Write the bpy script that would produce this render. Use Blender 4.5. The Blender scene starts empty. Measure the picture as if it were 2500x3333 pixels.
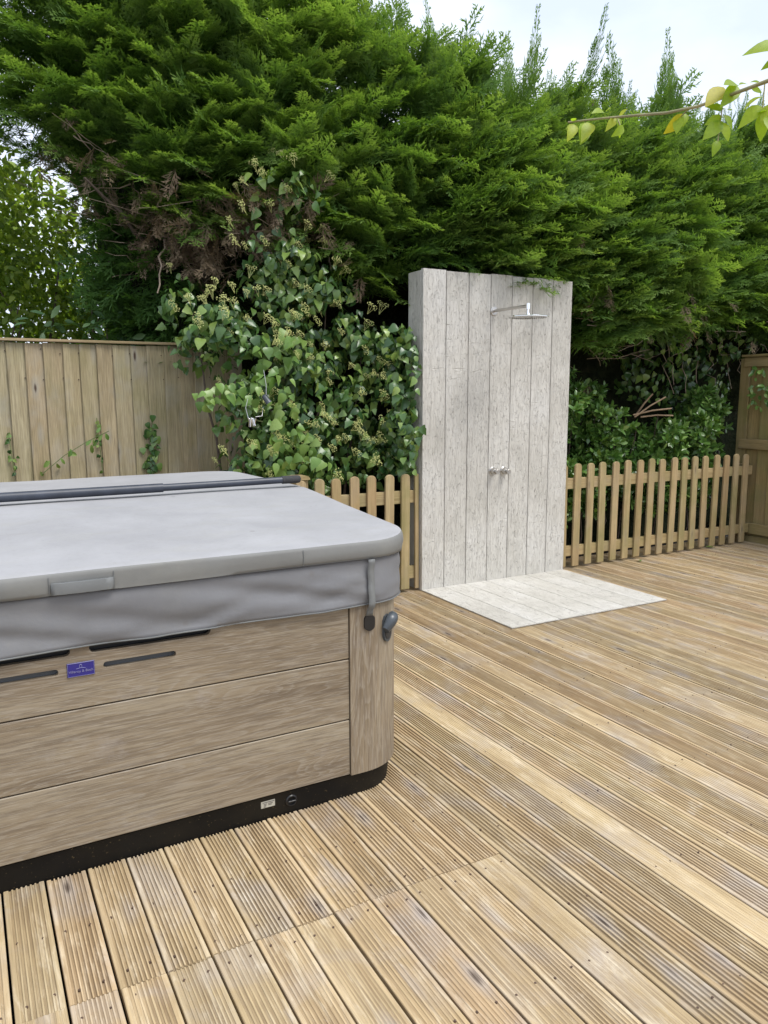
import bpy, bmesh, math, random
import numpy as np
from mathutils import Vector, Matrix, noise
R = math.radians
random.seed(7); rng = np.random.default_rng(7)
scene = bpy.context.scene
C = scene.collection

# ------------------------------------------------------------------ camera
CAM = np.array([-3.0302, -4.9237, 1.5064]); YAW, PITCH, ROLL, FPX = 0.5019, -0.1526, -0.0025, 2502.2
fw = np.array([math.sin(YAW)*math.cos(PITCH), math.cos(YAW)*math.cos(PITCH), math.sin(PITCH)])
rt = np.array([math.cos(YAW), -math.sin(YAW), 0.0]); up = np.cross(rt, fw)
rt, up = rt*math.cos(ROLL)+up*math.sin(ROLL), up*math.cos(ROLL)-rt*math.sin(ROLL)
cd = bpy.data.cameras.new('camera'); cam = bpy.data.objects.new('camera', cd); C.objects.link(cam)
cd.sensor_fit = 'HORIZONTAL'; cd.sensor_width = 36; cd.lens = 36*FPX/2500; cd.clip_start = .05; cd.clip_end = 3000
cam.matrix_world = Matrix(((rt[0], up[0], -fw[0], CAM[0]), (rt[1], up[1], -fw[1], CAM[1]), (rt[2], up[2], -fw[2], CAM[2]), (0, 0, 0, 1)))
scene.camera = cam

# ------------------------------------------------------------------ sky, sun, exposure
SUN_EL, SUN_AZ = R(60), R(148)          # azimuth clockwise from +Y
w = bpy.data.worlds.new('World'); scene.world = w; w.use_nodes = True
nt = w.node_tree; nt.nodes.clear()
out = nt.nodes.new('ShaderNodeOutputWorld'); bg = nt.nodes.new('ShaderNodeBackground'); bg.inputs[1].default_value = .12
sky = nt.nodes.new('ShaderNodeTexSky'); sky.sky_type = 'NISHITA'; sky.sun_disc = False
sky.sun_elevation = SUN_EL; sky.sun_rotation = SUN_AZ; sky.air_density = 1.0; sky.dust_density = 2.0
tc = nt.nodes.new('ShaderNodeTexCoord')
mp = nt.nodes.new('ShaderNodeMapping'); mp.inputs['Scale'].default_value = (1.6, 1.6, 3.2); mp.inputs['Location'].default_value = (.3, .9, .2)
nz = nt.nodes.new('ShaderNodeTexNoise'); nz.inputs['Scale'].default_value = 1.6; nz.inputs['Detail'].default_value = 6
cr = nt.nodes.new('ShaderNodeValToRGB')     # cloud sheet, bluish grey to white
cr.color_ramp.elements[0].position = .34; cr.color_ramp.elements[0].color = (4.4, 4.9, 6.1, 1)
cr.color_ramp.elements[1].position = .68; cr.color_ramp.elements[1].color = (7.2, 7.4, 7.7, 1)
mx = nt.nodes.new('ShaderNodeMix'); mx.data_type = 'RGBA'; mx.inputs[0].default_value = .88
nt.links.new(tc.outputs['Generated'], mp.inputs[0]); nt.links.new(mp.outputs[0], nz.inputs['Vector']); nt.links.new(nz.outputs['Fac'], cr.inputs[0])
nt.links.new(sky.outputs[0], mx.inputs[6]); nt.links.new(cr.outputs[0], mx.inputs[7])
nt.links.new(mx.outputs[2], bg.inputs[0]); nt.links.new(bg.outputs[0], out.inputs[0])
sl = bpy.data.lights.new('sun', 'SUN'); sl.energy = 1.9; sl.angle = R(30); sl.color = (1, .965, .91)
sun = bpy.data.objects.new('sun', sl); C.objects.link(sun)
sd = Vector((math.sin(SUN_AZ)*math.cos(SUN_EL), math.cos(SUN_AZ)*math.cos(SUN_EL), math.sin(SUN_EL)))
sun.rotation_euler = sd.to_track_quat('Z', 'Y').to_euler(); sun.location = (0, -3, 9)
vs = scene.view_settings; vs.view_transform = 'Standard'; vs.look = 'None'; vs.exposure = 0.80; vs.gamma = 1; vs.use_curve_mapping = False
scene.render.engine = 'CYCLES'; scene.cycles.use_denoising = True; scene.cycles.max_bounces = 6; scene.cycles.transparent_max_bounces = 4
scene.cycles.diffuse_bounces = 3; scene.cycles.glossy_bounces = 2; scene.cycles.use_adaptive_sampling = True

# ------------------------------------------------------------------ helpers
def tag(o, label=None, cat=None, group=None, kind=None):
    for k, v in (('label', label), ('category', cat), ('group', group), ('kind', kind)):
        if v: o[k] = v
    return o
def empty(name, loc=(0, 0, 0), rz=0, **kw):
    o = bpy.data.objects.new(name, None); C.objects.link(o); o.location = loc; o.rotation_euler.z = rz
    o.empty_display_size = .1
    return tag(o, **kw)
def link(name, me, m=None, parent=None, loc=None, **kw):
    o = bpy.data.objects.new(name, me); C.objects.link(o)
    if m is not None and not me.materials: me.materials.append(m)
    if loc is not None: o.location = loc
    if parent is not None: o.parent = parent
    return tag(o, **kw)
def smooth(me, ang=None):
    me.polygons.foreach_set('use_smooth', [True]*len(me.polygons))
    if ang is not None: me.set_sharp_from_angle(angle=R(ang))
    return me
class MB:
    """collects shapes into one mesh"""
    def __init__(s): s.v = []; s.f = []
    def add(s, v, f):
        n = len(s.v); s.v += [tuple(map(float, p)) for p in v]; s.f += [tuple(i+n for i in q) for q in f]; return s
    def box(s, a, b, ch=0):
        (x0, y0, z0), (x1, y1, z1) = a, b
        if ch <= 0:
            return s.add([(x0,y0,z0),(x1,y0,z0),(x1,y1,z0),(x0,y1,z0),(x0,y0,z1),(x1,y0,z1),(x1,y1,z1),(x0,y1,z1)],
                         [(3,2,1,0),(4,5,6,7),(0,1,5,4),(1,2,6,5),(2,3,7,6),(3,0,4,7)])
        bm = bmesh.new(); bmesh.ops.create_cube(bm, size=1)
        for v in bm.verts: v.co = Vector(((x0+x1)/2+v.co.x*(x1-x0), (y0+y1)/2+v.co.y*(y1-y0), (z0+z1)/2+v.co.z*(z1-z0)))
        bmesh.ops.bevel(bm, geom=bm.edges[:], offset=ch, segments=1, affect='EDGES', clamp_overlap=True)
        bm.verts.index_update(); s.add([v.co for v in bm.verts], [[v.index for v in f.verts] for f in bm.faces]); bm.free(); return s
    def tube(s, pts, rad, n=8, cap=True):
        pts = [Vector(p) for p in pts]; rad = [rad]*len(pts) if isinstance(rad, (int, float)) else rad
        rings = []; prev = None
        for i, p in enumerate(pts):
            t = (pts[min(i+1, len(pts)-1)]-pts[max(i-1, 0)]).normalized()
            if prev is None: a = t.orthogonal().normalized()
            else:
                a = prev-t*prev.dot(t); a = a.normalized() if a.length > 1e-6 else t.orthogonal().normalized()
            prev = a; b = t.cross(a)
            rings.append([p+(a*math.cos(2*math.pi*k/n)+b*math.sin(2*math.pi*k/n))*rad[i] for k in range(n)])
        v = [q for r_ in rings for q in r_]; f = []
        for i in range(len(pts)-1):
            for k in range(n): f.append((i*n+k, i*n+(k+1) % n, (i+1)*n+(k+1) % n, (i+1)*n+k))
        if cap: f.append(tuple(range(n-1, -1, -1))); f.append(tuple((len(pts)-1)*n+k for k in range(n)))
        return s.add(v, f)
    def lathe(s, prof, org, axis, n=24):
        axis = Vector(axis).normalized(); a = axis.orthogonal().normalized(); b = axis.cross(a); org = Vector(org)
        v = []; f = []
        for (r_, h) in prof:
            for k in range(n): v.append(org+axis*h+(a*math.cos(2*math.pi*k/n)+b*math.sin(2*math.pi*k/n))*max(r_, 1e-5))
        for i in range(len(prof)-1):
            for k in range(n): f.append((i*n+k, i*n+(k+1) % n, (i+1)*n+(k+1) % n, (i+1)*n+k))
        f.append(tuple(range(n-1, -1, -1))); f.append(tuple((len(prof)-1)*n+k for k in range(n)))
        return s.add(v, f)
    def prism(s, poly, d, place):
        """2-D outline extruded by d; place(u, v, w) gives the 3-D point"""
        n = len(poly); v = [place(u, t, 0) for u, t in poly]+[place(u, t, d) for u, t in poly]
        f = [tuple(range(n-1, -1, -1)), tuple(range(n, 2*n))]+[(i, (i+1) % n, n+(i+1) % n, n+i) for i in range(n)]
        return s.add(v, f)
    def mesh(s, name='mesh', sm=None):
        me = bpy.data.meshes.new(name); me.from_pydata(s.v, [], s.f); me.update()
        bm = bmesh.new(); bm.from_mesh(me); bmesh.ops.recalc_face_normals(bm, faces=bm.faces[:]); bm.to_mesh(me); bm.free()
        if sm is not None: smooth(me, sm)
        return me
    def build(s, name, m, parent=None, sm=None, **kw): return link(name, s.mesh(name, sm), m, parent, **kw)
def tri_mesh(name, V, T, tint=None, sm=False):
    me = bpy.data.meshes.new(name); V = np.asarray(V, np.float32); T = np.asarray(T, np.int32)
    me.vertices.add(len(V)); me.vertices.foreach_set('co', V.ravel())
    me.loops.add(T.size); me.loops.foreach_set('vertex_index', T.ravel())
    me.polygons.add(len(T)); me.polygons.foreach_set('loop_start', np.arange(0, T.size, 3, dtype=np.int32))
    if tint is not None:
        at = me.attributes.new('tint', 'FLOAT', 'POINT'); at.data.foreach_set('value', np.asarray(tint, np.float32))
    me.update(calc_edges=True)
    if sm: smooth(me)
    return me
def inst(tv, tf, M, P, tint=None):
    """copies of a template under 3x3 matrices M and offsets P"""
    tv = np.asarray(tv); N, nv = len(P), len(tv)
    V = np.einsum('nij,vj->nvi', M, tv)+P[:, None, :]
    T = np.asarray(tf)[None]+(np.arange(N)*nv)[:, None, None]
    tt = None if tint is None else np.repeat(tint, nv)
    return V.reshape(-1, 3), T.reshape(-1, 3), tt
def norm(a): return a/np.maximum(np.linalg.norm(a, axis=-1, keepdims=True), 1e-9)
def basis(x, z):
    x = norm(x); y = norm(np.cross(z, x)); z = np.cross(x, y); return np.stack([x, y, z], -1)
def sn(x, y=0., z=0., s=0): return noise.noise(Vector((x+s*7.3, y-s*3.1, z+s*1.7)))
def sn_np(x, y, s=0):
    return (np.sin(x*1.7+s)+np.sin(y*2.3+s*1.3+x*.6)+np.sin(x*3.9-y*1.9+s*2.1)*.6+np.sin(y*5.1+x*2.7+s)*.4)/3

# ------------------------------------------------------------------ materials
def mat(name):
    m = bpy.data.materials.new(name); m.use_nodes = True; return m, m.node_tree, m.node_tree.nodes['Principled BSDF']
class G:
    """short-hand for node graphs"""
    def __init__(s, nt): s.nt = nt
    def n(s, t, **kw):
        o = s.nt.nodes.new('ShaderNode'+t)
        for k, v in kw.items(): setattr(o, k, v)
        return o
    def l(s, a, b): s.nt.links.new(a, b)
    def put(s, sock, v):
        if isinstance(v, bpy.types.NodeSocket): s.l(v, sock)
        elif v is not None: sock.default_value = v
    def coord(s, which='Object', scale=(1, 1, 1), rnd=0., rot=(0, 0, 0)):
        t = s.n('TexCoord'); m = s.n('Mapping'); s.l(t.outputs[which], m.inputs[0]); m.inputs['Scale'].default_value = scale; m.inputs['Rotation'].default_value = rot
        if rnd:
            o = s.n('ObjectInfo'); mu = s.n('Math', operation='MULTIPLY'); mu.inputs[1].default_value = rnd; s.l(o.outputs['Random'], mu.inputs[0])
            cx = s.n('CombineXYZ'); [s.l(mu.outputs[0], cx.inputs[i]) for i in range(3)]; s.l(cx.outputs[0], m.inputs['Location'])
        return m.outputs[0]
    def noise(s, vec, scale, detail=4, rough=.55, dist=0.):
        o = s.n('TexNoise'); s.l(vec, o.inputs['Vector']); o.inputs['Scale'].default_value = scale; o.inputs['Detail'].default_value = detail
        o.inputs['Roughness'].default_value = rough; o.inputs['Distortion'].default_value = dist; return o.outputs['Fac']
    def ramp(s, fac, stops, interp='LINEAR'):
        o = s.n('ValToRGB'); e = o.color_ramp.elements; o.color_ramp.interpolation = interp
        while len(e) < len(stops): e.new(.5)
        for i, (p, c) in enumerate(stops):
            e[i].position = p; e[i].color = (*c, 1) if isinstance(c, tuple) else (c, c, c, 1)
        s.l(fac, o.inputs[0]); return o.outputs[0]
    def mix(s, f, a, b, mode='MIX'):
        o = s.n('Mix', data_type='RGBA', blend_type=mode); s.put(o.inputs[0], f)
        for i, v in ((6, a), (7, b)): s.put(o.inputs[i], (*v, 1) if isinstance(v, tuple) else v)
        return o.outputs[2]
    def math(s, op, a, b=None, c=None):
        o = s.n('Math', operation=op); s.put(o.inputs[0], a); s.put(o.inputs[1], b)
        if c is not None: s.put(o.inputs[2], c)
        return o.outputs[0]
    def bump(s, h, strength, dist, normal=None):
        o = s.n('Bump'); s.l(h, o.inputs['Height']); o.inputs['Strength'].default_value = strength; o.inputs['Distance'].default_value = dist
        if normal is not None: s.l(normal, o.inputs['Normal'])
        return o.outputs[0]
    def rand(s): return s.n('ObjectInfo').outputs['Random']

def wood(name, along, cols, grain=1.0, knots=.5, weather=.5, wcol=(.36, .33, .31), green=0., pale=0., rough=.75, bump=.4, site=0.):
    """sawn timber; along = axis of the grain in object space"""
    m, nt, b = mat(name); g = G(nt)
    def sc(a, c): return tuple(c if i == along else a for i in range(3))
    v1 = g.coord('Object', sc(9, .55), 37.); v2 = g.coord('Object', sc(90, 2.2), 53.); v3 = g.coord('Object', (1, 1, 1), 71.); v4 = g.coord('Object', sc(260, 9), 19.)
    n1 = g.noise(v1, 2.2, 4, .55, .6); n2 = g.noise(v2, 1.6, 5, .6, .8); n4 = g.noise(v4, 1.0, 3)
    base = g.ramp(g.math('ADD', g.math('MULTIPLY', n1, .6), g.math('MULTIPLY', n2, .4*grain)), [(.3, cols[0]), (.5, cols[1]), (.72, cols[2])])
    tint = g.ramp(g.rand(), [(0, (1.0, .93, .82)), (.25, (1.02, 1.0, .93)), (.5, (1.0, .9, .82)), (.75, (.96, .95, .86)), (1, (1.08, 1.03, .98))])
    col = g.mix(1., base, tint, 'MULTIPLY')
    col = g.mix(g.ramp(n4, [(.42, 0.), (.7, .42*grain)]), col, tuple(c*.42 for c in cols[0]))
    big = g.noise(v3, 3.1, 5, .6, .4)
    col = g.mix(g.math('MULTIPLY', g.ramp(big, [(.5, 0.), (.68, 1.)]), weather), col, wcol)
    if pale:
        pn = g.noise(g.coord('Object', sc(9, 3.0), 91.), 1.3, 6, .7, .5)
        col = g.mix(g.math('MULTIPLY', g.ramp(pn, [(.6, 0.), (.72, 1.)]), pale), col, (.66, .60, .50))
    if green:
        gn = g.noise(g.coord('Object', (1, 1, 1), 23.), 2.3, 4, .6)
        col = g.mix(g.math('MULTIPLY', g.ramp(gn, [(.45, 0.), (.65, 1.)]), green), col, (.17, .18, .055))
    if site:                                               # damp and foot-worn areas that run across neighbouring boards
        ge = g.n('NewGeometry'); sn1 = g.noise(ge.outputs['Position'], .85, 5, .62, .6); col = g.mix(g.math('MULTIPLY', g.ramp(sn1, [(.42, 0.), (.66, 1.)]), site), col, tuple(c*.55 for c in cols[1]))
        st1 = g.noise(g.coord('Object', sc(120, .8), 83.), 1., 4, .6, .3); col = g.mix(g.math('MULTIPLY', g.ramp(st1, [(.50, 0.), (.66, 1.)]), site*1.1), col, (.20, .135, .075))
        ga = g.n('Attribute', attribute_name='groove'); dn = g.noise(g.coord('Object', sc(14, 2.2), 29.), 1., 5, .65, .4)      # dirt lodged in the grooves, in patches
        col = g.mix(g.math('MULTIPLY', g.math('MULTIPLY', g.ramp(dn, [(.36, .1), (.62, 1.)]), ga.outputs['Fac']), .62), col, (.15, .10, .055))
        rg_ = g.noise(g.coord('Object', sc(30, 5.), 57.), 1., 5, .7, .6); col = g.mix(g.math('MULTIPLY', g.ramp(rg_, [(.52, 0.), (.70, 1.)]), .40), col, (.74, .65, .48))
        hs = g.n('HueSaturation'); g.l(col, hs.inputs['Color']); g.l(g.ramp(g.math('FRACT', g.math('MULTIPLY', g.rand(), 7.31)), [(0, .92), (.3, .99), (.7, 1.04), (1, 1.11)]), hs.inputs['Value']); hs.inputs['Saturation'].default_value = .95; col = hs.outputs[0]
    if knots:
        vo = g.n('TexVoronoi', feature='F1'); g.l(g.coord('Object', sc(10.5, 3.1), 61.), vo.inputs['Vector']); vo.inputs['Scale'].default_value = 1.
        sp = g.n('SeparateColor'); g.l(vo.outputs['Color'], sp.inputs[0]); pick = g.math('LESS_THAN', sp.outputs[0], .40)
        d = g.math('ADD', vo.outputs['Distance'], g.math('MULTIPLY', g.math('SUBTRACT', n2, .5), .18))
        halo = g.math('MULTIPLY', g.ramp(d, [(.10, 1.), (.34, 0.)]), pick); core = g.math('MULTIPLY', g.ramp(d, [(.06, 1.), (.13, 0.)]), pick)
        col = g.mix(g.math('MULTIPLY', halo, knots*.75), col, tuple(c*.9 for c in wcol)); col = g.mix(g.math('MULTIPLY', core, knots), col, (.075, .05, .035))
    g.l(col, b.inputs['Base Color']); b.inputs['Roughness'].default_value = rough; b.inputs['Specular IOR Level'].default_value = .25
    g.l(g.bump(g.math('ADD', n2, g.math('MULTIPLY', n4, .5)), bump, .004), b.inputs['Normal'])
    return m
def plain(name, col, rough=.5, metal=0., spec=.5, var=.0, scale=20., bump=0.):
    m, nt, b = mat(name); g = G(nt); v = g.coord('Object'); n = g.noise(v, scale, 5)
    c = g.mix(g.ramp(n, [(.3, 0.), (.7, 1.)]), tuple(x*(1-var) for x in col), tuple(min(1, x*(1+var)) for x in col))
    g.l(c, b.inputs['Base Color']); b.inputs['Roughness'].default_value = rough; b.inputs['Metallic'].default_value = metal; b.inputs['Specular IOR Level'].default_value = spec
    if bump: g.l(g.bump(n, bump, .003), b.inputs['Normal'])
    return m
def leaf_mat(name, stops, rough=.4, trans=.25, spec=.5, veins=False):
    """leaves: hue by individual leaf, a little light through the blade"""
    m, nt, b = mat(name); g = G(nt)
    at = g.n('Attribute', attribute_name='tint'); f = g.math('FRACT', g.math('ADD', at.outputs['Fac'], g.math('MULTIPLY', g.rand(), .999)))
    if not veins: f = g.math('MINIMUM', at.outputs['Fac'], 1.)
    col = g.ramp(f, stops)
    n = g.noise(g.coord('Object'), 9., 3); col = g.mix(.35, col, g.ramp(n, [(.3, .55), (.7, 1.)]), 'MULTIPLY')
    g.l(col, b.inputs['Base Color']); b.inputs['Roughness'].default_value = rough; b.inputs['Specular IOR Level'].default_value = spec
    tr = g.n('BsdfTranslucent'); g.l(g.mix(1., col, (1.5, 1.5, .55), 'MULTIPLY'), tr.inputs[0])
    ms = g.n('MixShader'); ms.inputs[0].default_value = trans; g.l(b.outputs[0], ms.inputs[1]); g.l(tr.outputs[0], ms.inputs[2])
    g.l(ms.outputs[0], nt.nodes['Material Output'].inputs[0]); return m
M = {}
DK = ((.355, .255, .14), (.50, .385, .23), (.635, .52, .35))
M['deck'] = wood('deck_timber', 1, DK, .85, .75, .55, (.43, .39, .36), .06, .6, .7, .35, .22)
M['picket'] = wood('picket_timber', 2, ((.28, .21, .115), (.40, .315, .18), (.52, .425, .27)), .8, .45, .3, (.33, .27, .2), .45, 0, .75, .3)
M['rail'] = wood('rail_timber', 0, ((.28, .21, .11), (.40, .315, .175), (.52, .425, .26)), .8, .45, .3, (.33, .27, .2), .35, 0, .75, .3)
M['fence'] = wood('fence_timber', 2, ((.25, .205, .125), (.36, .31, .20), (.49, .435, .305)), 1.2, 1., .5, (.36, .335, .275), .25, 0, .8, .35)
M['sidefence'] = wood('side_fence_timber', 2, ((.22, .17, .08), (.31, .245, .12), (.39, .32, .18)), .8, .5, .3, (.24, .2, .14), .55, 0, .8, .3)
M['siderail'] = wood('side_rail_timber', 1, ((.22, .17, .08), (.32, .255, .13), (.40, .33, .19)), .8, .5, .3, (.24, .2, .14), .45, 0, .8, .3)
M['cap'] = wood('capping_timber', 0, ((.28, .22, .13), (.40, .33, .21), (.52, .44, .31)), .9, .3, .4, (.3, .26, .2), .3, 0, .8, .3)
M['strip'] = plain('dark_strip', (.09, .075, .06), .8, var=.3)
M['black'] = plain('black_plastic', (.012, .012, .013), .35, var=.2)
M['steel'] = plain('brushed_steel', (.56, .54, .51), .38, 1., var=.06)
M['chrome'] = plain('chrome', (.82, .82, .82), .08, 1.)
M['soil'] = plain('soil', (.016, .012, .009), .95, var=.4, scale=14, bump=.6)
M['bark'] = plain('bark', (.105, .08, .06), .9, var=.35, scale=30, bump=.6)
M['twig'] = plain('twig', (.30, .235, .17), .85, var=.35, scale=9)
M['cutwood'] = plain('cut_wood', (.30, .21, .13), .8, var=.2)
M['stem'] = plain('green_stem', (.14, .17, .06), .6, var=.2)
M['rosestem'] = plain('rose_stem', (.30, .27, .12), .5, var=.25, scale=14)
M['umbel'] = plain('ivy_flower', (.56, .58, .22), .7, var=.3, scale=60)
M['wire'] = plain('wire', (.55, .55, .55), .4, .6)
M['rust'] = plain('screw_head', (.085, .05, .033), .7, var=.3)
M['ivy'] = leaf_mat('ivy_leaf', [(0, (.035, .092, .028)), (.5, (.085, .172, .045)), (.8, (.15, .25, .058)), (1, (.26, .36, .09))], .27, .15, .55, True)
M['ivylight'] = leaf_mat('ivy_leaf_young', [(0, (.10, .20, .04)), (.6, (.16, .28, .06)), (1, (.24, .35, .09))], .36, .2, .5, True)
M['shrub'] = leaf_mat('shrub_leaf', [(0, (.065, .15, .032)), (.6, (.12, .24, .05)), (.9, (.17, .30, .07)), (1, (.26, .37, .10))], .28, .15, .6, True)
M['privet'] = leaf_mat('privet_leaf', [(0, (.12, .20, .035)), (.5, (.21, .31, .05)), (1, (.33, .42, .09))], .45, .55, .4, True)
M['sapling'] = leaf_mat('sapling_leaf', [(0, (.06, .13, .06)), (.6, (.09, .17, .07)), (1, (.13, .22, .09))], .45, .25, .4, True)
M['autumn'] = leaf_mat('autumn_leaf', [(0, (.22, .20, .05)), (.5, (.38, .27, .07)), (1, (.45, .24, .08))], .5, .45, .4, True)
M['rose'] = leaf_mat('rose_leaf', [(0, (.22, .36, .03)), (.6, (.33, .46, .045)), (.92, (.42, .48, .06)), (1, (.5, .40, .03))], .42, .55, .45, True)
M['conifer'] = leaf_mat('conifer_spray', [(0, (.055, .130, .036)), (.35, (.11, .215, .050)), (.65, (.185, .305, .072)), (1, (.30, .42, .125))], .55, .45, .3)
M['deadspray'] = leaf_mat('dead_spray', [(0, (.15, .105, .07)), (.6, (.25, .19, .125)), (1, (.38, .30, .20))], .8, .15, .2)
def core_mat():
    m, nt, b = mat('shaded_inner_growth'); g = G(nt); n = g.noise(g.coord('Object'), 9., 6, .65)
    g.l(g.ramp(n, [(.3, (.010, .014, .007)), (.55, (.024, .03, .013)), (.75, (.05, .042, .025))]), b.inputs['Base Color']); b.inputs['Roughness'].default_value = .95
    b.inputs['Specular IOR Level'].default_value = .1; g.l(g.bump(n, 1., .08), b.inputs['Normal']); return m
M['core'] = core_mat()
def composite_board(name, along, k=1.):
    """pale grey moulded board: embossed weathered-oak relief"""
    m, nt, b = mat(name); g = G(nt)
    def sc(a, c): return tuple(c if i == along else a for i in range(3))
    big = g.noise(g.coord('Object', (1, 1, 1), 77.), 1.9, 4, .6)
    gr = g.noise(g.coord('Object', sc(46, 3.6), 31.), 1.1, 5, .6, 1.6)
    lines = g.ramp(gr, [(.36, 1.), (.44, .15), (.5, 0.), (.56, .2), (.62, .9)])
    go = g.noise(g.coord('Object', sc(44, 11), 47.), 1.5, 3, .55, 2.6); gouge = g.ramp(go, [(.31, 1.), (.39, 0.)])
    cross = g.noise(g.coord('Object', sc(9, 55), 13.), 1., 3, .5, 1.); crk = g.math('MULTIPLY', g.ramp(cross, [(.29, 1.), (.34, 0.)]), g.ramp(big, [(.45, 0.), (.6, 1.)]))
    vo = g.n('TexVoronoi', feature='F1'); g.l(g.coord('Object', sc(15, 7.), 3.), vo.inputs['Vector']); vo.inputs['Scale'].default_value = 1.
    spc = g.n('SeparateColor'); g.l(vo.outputs['Color'], spc.inputs[0]); dot = g.math('MULTIPLY', g.ramp(vo.outputs['Distance'], [(.035, 1.), (.075, 0.)]), g.math('LESS_THAN', spc.outputs[1], .42))
    col = g.ramp(big, [(.3, tuple(c*k for c in (.48, .46, .41))), (.5, tuple(c*k for c in (.56, .54, .49))), (.72, tuple(c*k for c in (.62, .605, .565)))])
    col = g.mix(g.math('MULTIPLY', lines, .24), col, (.33, .305, .26)); col = g.mix(g.math('MULTIPLY', gouge, .7), col, (.26, .245, .22)); col = g.mix(g.math('MULTIPLY', dot, .7), col, (.14, .12, .10))
    g.l(col, b.inputs['Base Color']); b.inputs['Roughness'].default_value = .8; b.inputs['Specular IOR Level'].default_value = .3
    h = g.math('SUBTRACT', 1., g.math('ADD', g.math('MULTIPLY', lines, .5), g.math('ADD', gouge, g.math('ADD', crk, g.math('MULTIPLY', dot, 1.2)))))
    g.l(g.bump(h, .8, .006), b.inputs['Normal']); return m
M['comp'] = composite_board('composite_upright', 2); M['compf'] = composite_board('composite_floor', 1)
def vinyl(name, along, k):
    """oak-print vinyl cladding"""
    m, nt, b = mat(name); g = G(nt)
    def sc(a, c): return tuple(c if i == along else a for i in range(3))
    v = g.coord('Object', sc(9, 1.0), 29.); n1 = g.noise(v, 1., 3, .5, .8)
    wv = g.math('FRACT', g.math('MULTIPLY', n1, 17.)); rings = g.ramp(wv, [(0, 0.), (.12, 1.), (.5, .25), (1, 0.)])
    n2 = g.noise(g.coord('Object', sc(140, 6), 11.), 1., 4, .65); n3 = g.noise(g.coord('Object', sc(6, .9), 5.), 1., 4, .6); n4 = g.noise(g.coord('Object', sc(340, 16), 11.), 1., 2, .6)
    col = g.ramp(n3, [(.3, tuple(c*k for c in (.185, .135, .085))), (.5, tuple(c*k for c in (.30, .235, .155))), (.7, tuple(c*k for c in (.41, .345, .24)))])
    col = g.mix(g.math('MULTIPLY', rings, .5), col, tuple(c*k for c in (.42, .37, .295))); col = g.mix(g.math('MULTIPLY', g.ramp(n2, [(.38, 1.), (.55, 0.)]), .55), col, tuple(c*k for c in (.14, .105, .075)))
    col = g.mix(g.math('MULTIPLY', g.ramp(n4, [(.55, 0.), (.68, 1.)]), .5), col, tuple(c*k for c in (.47, .42, .34)))
    sp = g.noise(g.coord('Object', (1, 1, 1), 3.), 4.2, 6, .7); col = g.mix(g.math('MULTIPLY', g.ramp(sp, [(.60, 0.), (.74, 1.)]), .2), col, (.42, .41, .42))
    g.l(col, b.inputs['Base Color']); b.inputs['Roughness'].default_value = .5; b.inputs['Specular IOR Level'].default_value = .4
    g.l(g.bump(g.math('ADD', n2, n4), .25, .0015), b.inputs['Normal']); return m
M['clad'] = vinyl('oak_vinyl', 0, .76); M['cladv'] = vinyl('oak_vinyl_upright', 2, .80)
def fabric(name, col, dirt):
    m, nt, b = mat(name); g = G(nt); v = g.coord('Object')
    n = g.noise(v, 2.6, 7, .65, .3); f = g.noise(v, 60., 4, .7); st = g.noise(g.coord('Object', (1.2, 5., 1.)), 2.2, 5, .7, .5)
    c = g.mix(g.ramp(n, [(.35, 0.), (.68, 1.)]), tuple(x*.86 for x in col), tuple(x*1.06 for x in col)); c = g.mix(g.math('MULTIPLY', g.ramp(f, [(.55, 0.), (.72, 1.)]), .22), c, (.20, .195, .18))
    c = g.mix(g.math('MULTIPLY', g.ramp(st, [(.5, 0.), (.75, 1.)]), dirt), c, (.30, .29, .235))
    vo = g.n('TexVoronoi', feature='F1'); g.l(v, vo.inputs['Vector']); vo.inputs['Scale'].default_value = 9.
    spc = g.n('SeparateColor'); g.l(vo.outputs['Color'], spc.inputs[0]); c = g.mix(g.math('MULTIPLY', g.math('MULTIPLY', g.ramp(vo.outputs['Distance'], [(.05, 1.), (.12, 0.)]), g.math('LESS_THAN', spc.outputs[0], .16)), .4), c, (.16, .15, .14))
    g.l(c, b.inputs['Base Color']); b.inputs['Roughness'].default_value = .62; b.inputs['Specular IOR Level'].default_value = .35
    g.l(g.bump(g.noise(v, 340., 2), .12, .001, g.bump(n, .25, .012)), b.inputs['Normal']); return m
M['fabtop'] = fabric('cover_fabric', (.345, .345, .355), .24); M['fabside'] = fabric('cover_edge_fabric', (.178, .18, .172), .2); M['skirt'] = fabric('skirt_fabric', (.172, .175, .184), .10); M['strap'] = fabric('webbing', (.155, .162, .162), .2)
def pan_mat():
    m, nt, b = mat('black_pan'); g = G(nt); v = g.coord('Object', (1, 1, 1)); n = g.noise(v, 120., 3, .6); n2 = g.noise(v, 5., 5)
    c = g.mix(g.ramp(n2, [(.4, 0.), (.7, 1.)]), (.004, .004, .004), (.012, .010, .007)); c = g.mix(g.math('MULTIPLY', g.ramp(n, [(.66, 0.), (.72, 1.)]), .55), c, (.20, .15, .07))
    g.l(c, b.inputs['Base Color']); b.inputs['Roughness'].default_value = .55; b.inputs['Specular IOR Level'].default_value = .22; return m
M['pan'] = pan_mat()
M['tube'] = plain('grey_blue_tube', (.035, .042, .058), .42, var=.25, scale=14); M['foam'] = plain('foam_grip', (.035, .035, .036), .85, var=.2, scale=90, bump=.3)
M['badge'] = plain('badge_blue', (.02, .016, .17), .35, var=.1); M['silver'] = plain('badge_silver', (.25, .25, .45), .4, .3); M['label'] = plain('sticker_white', (.42, .40, .33), .6, var=.1); M['ink'] = plain('sticker_ink', (.12, .11, .1), .7)
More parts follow.
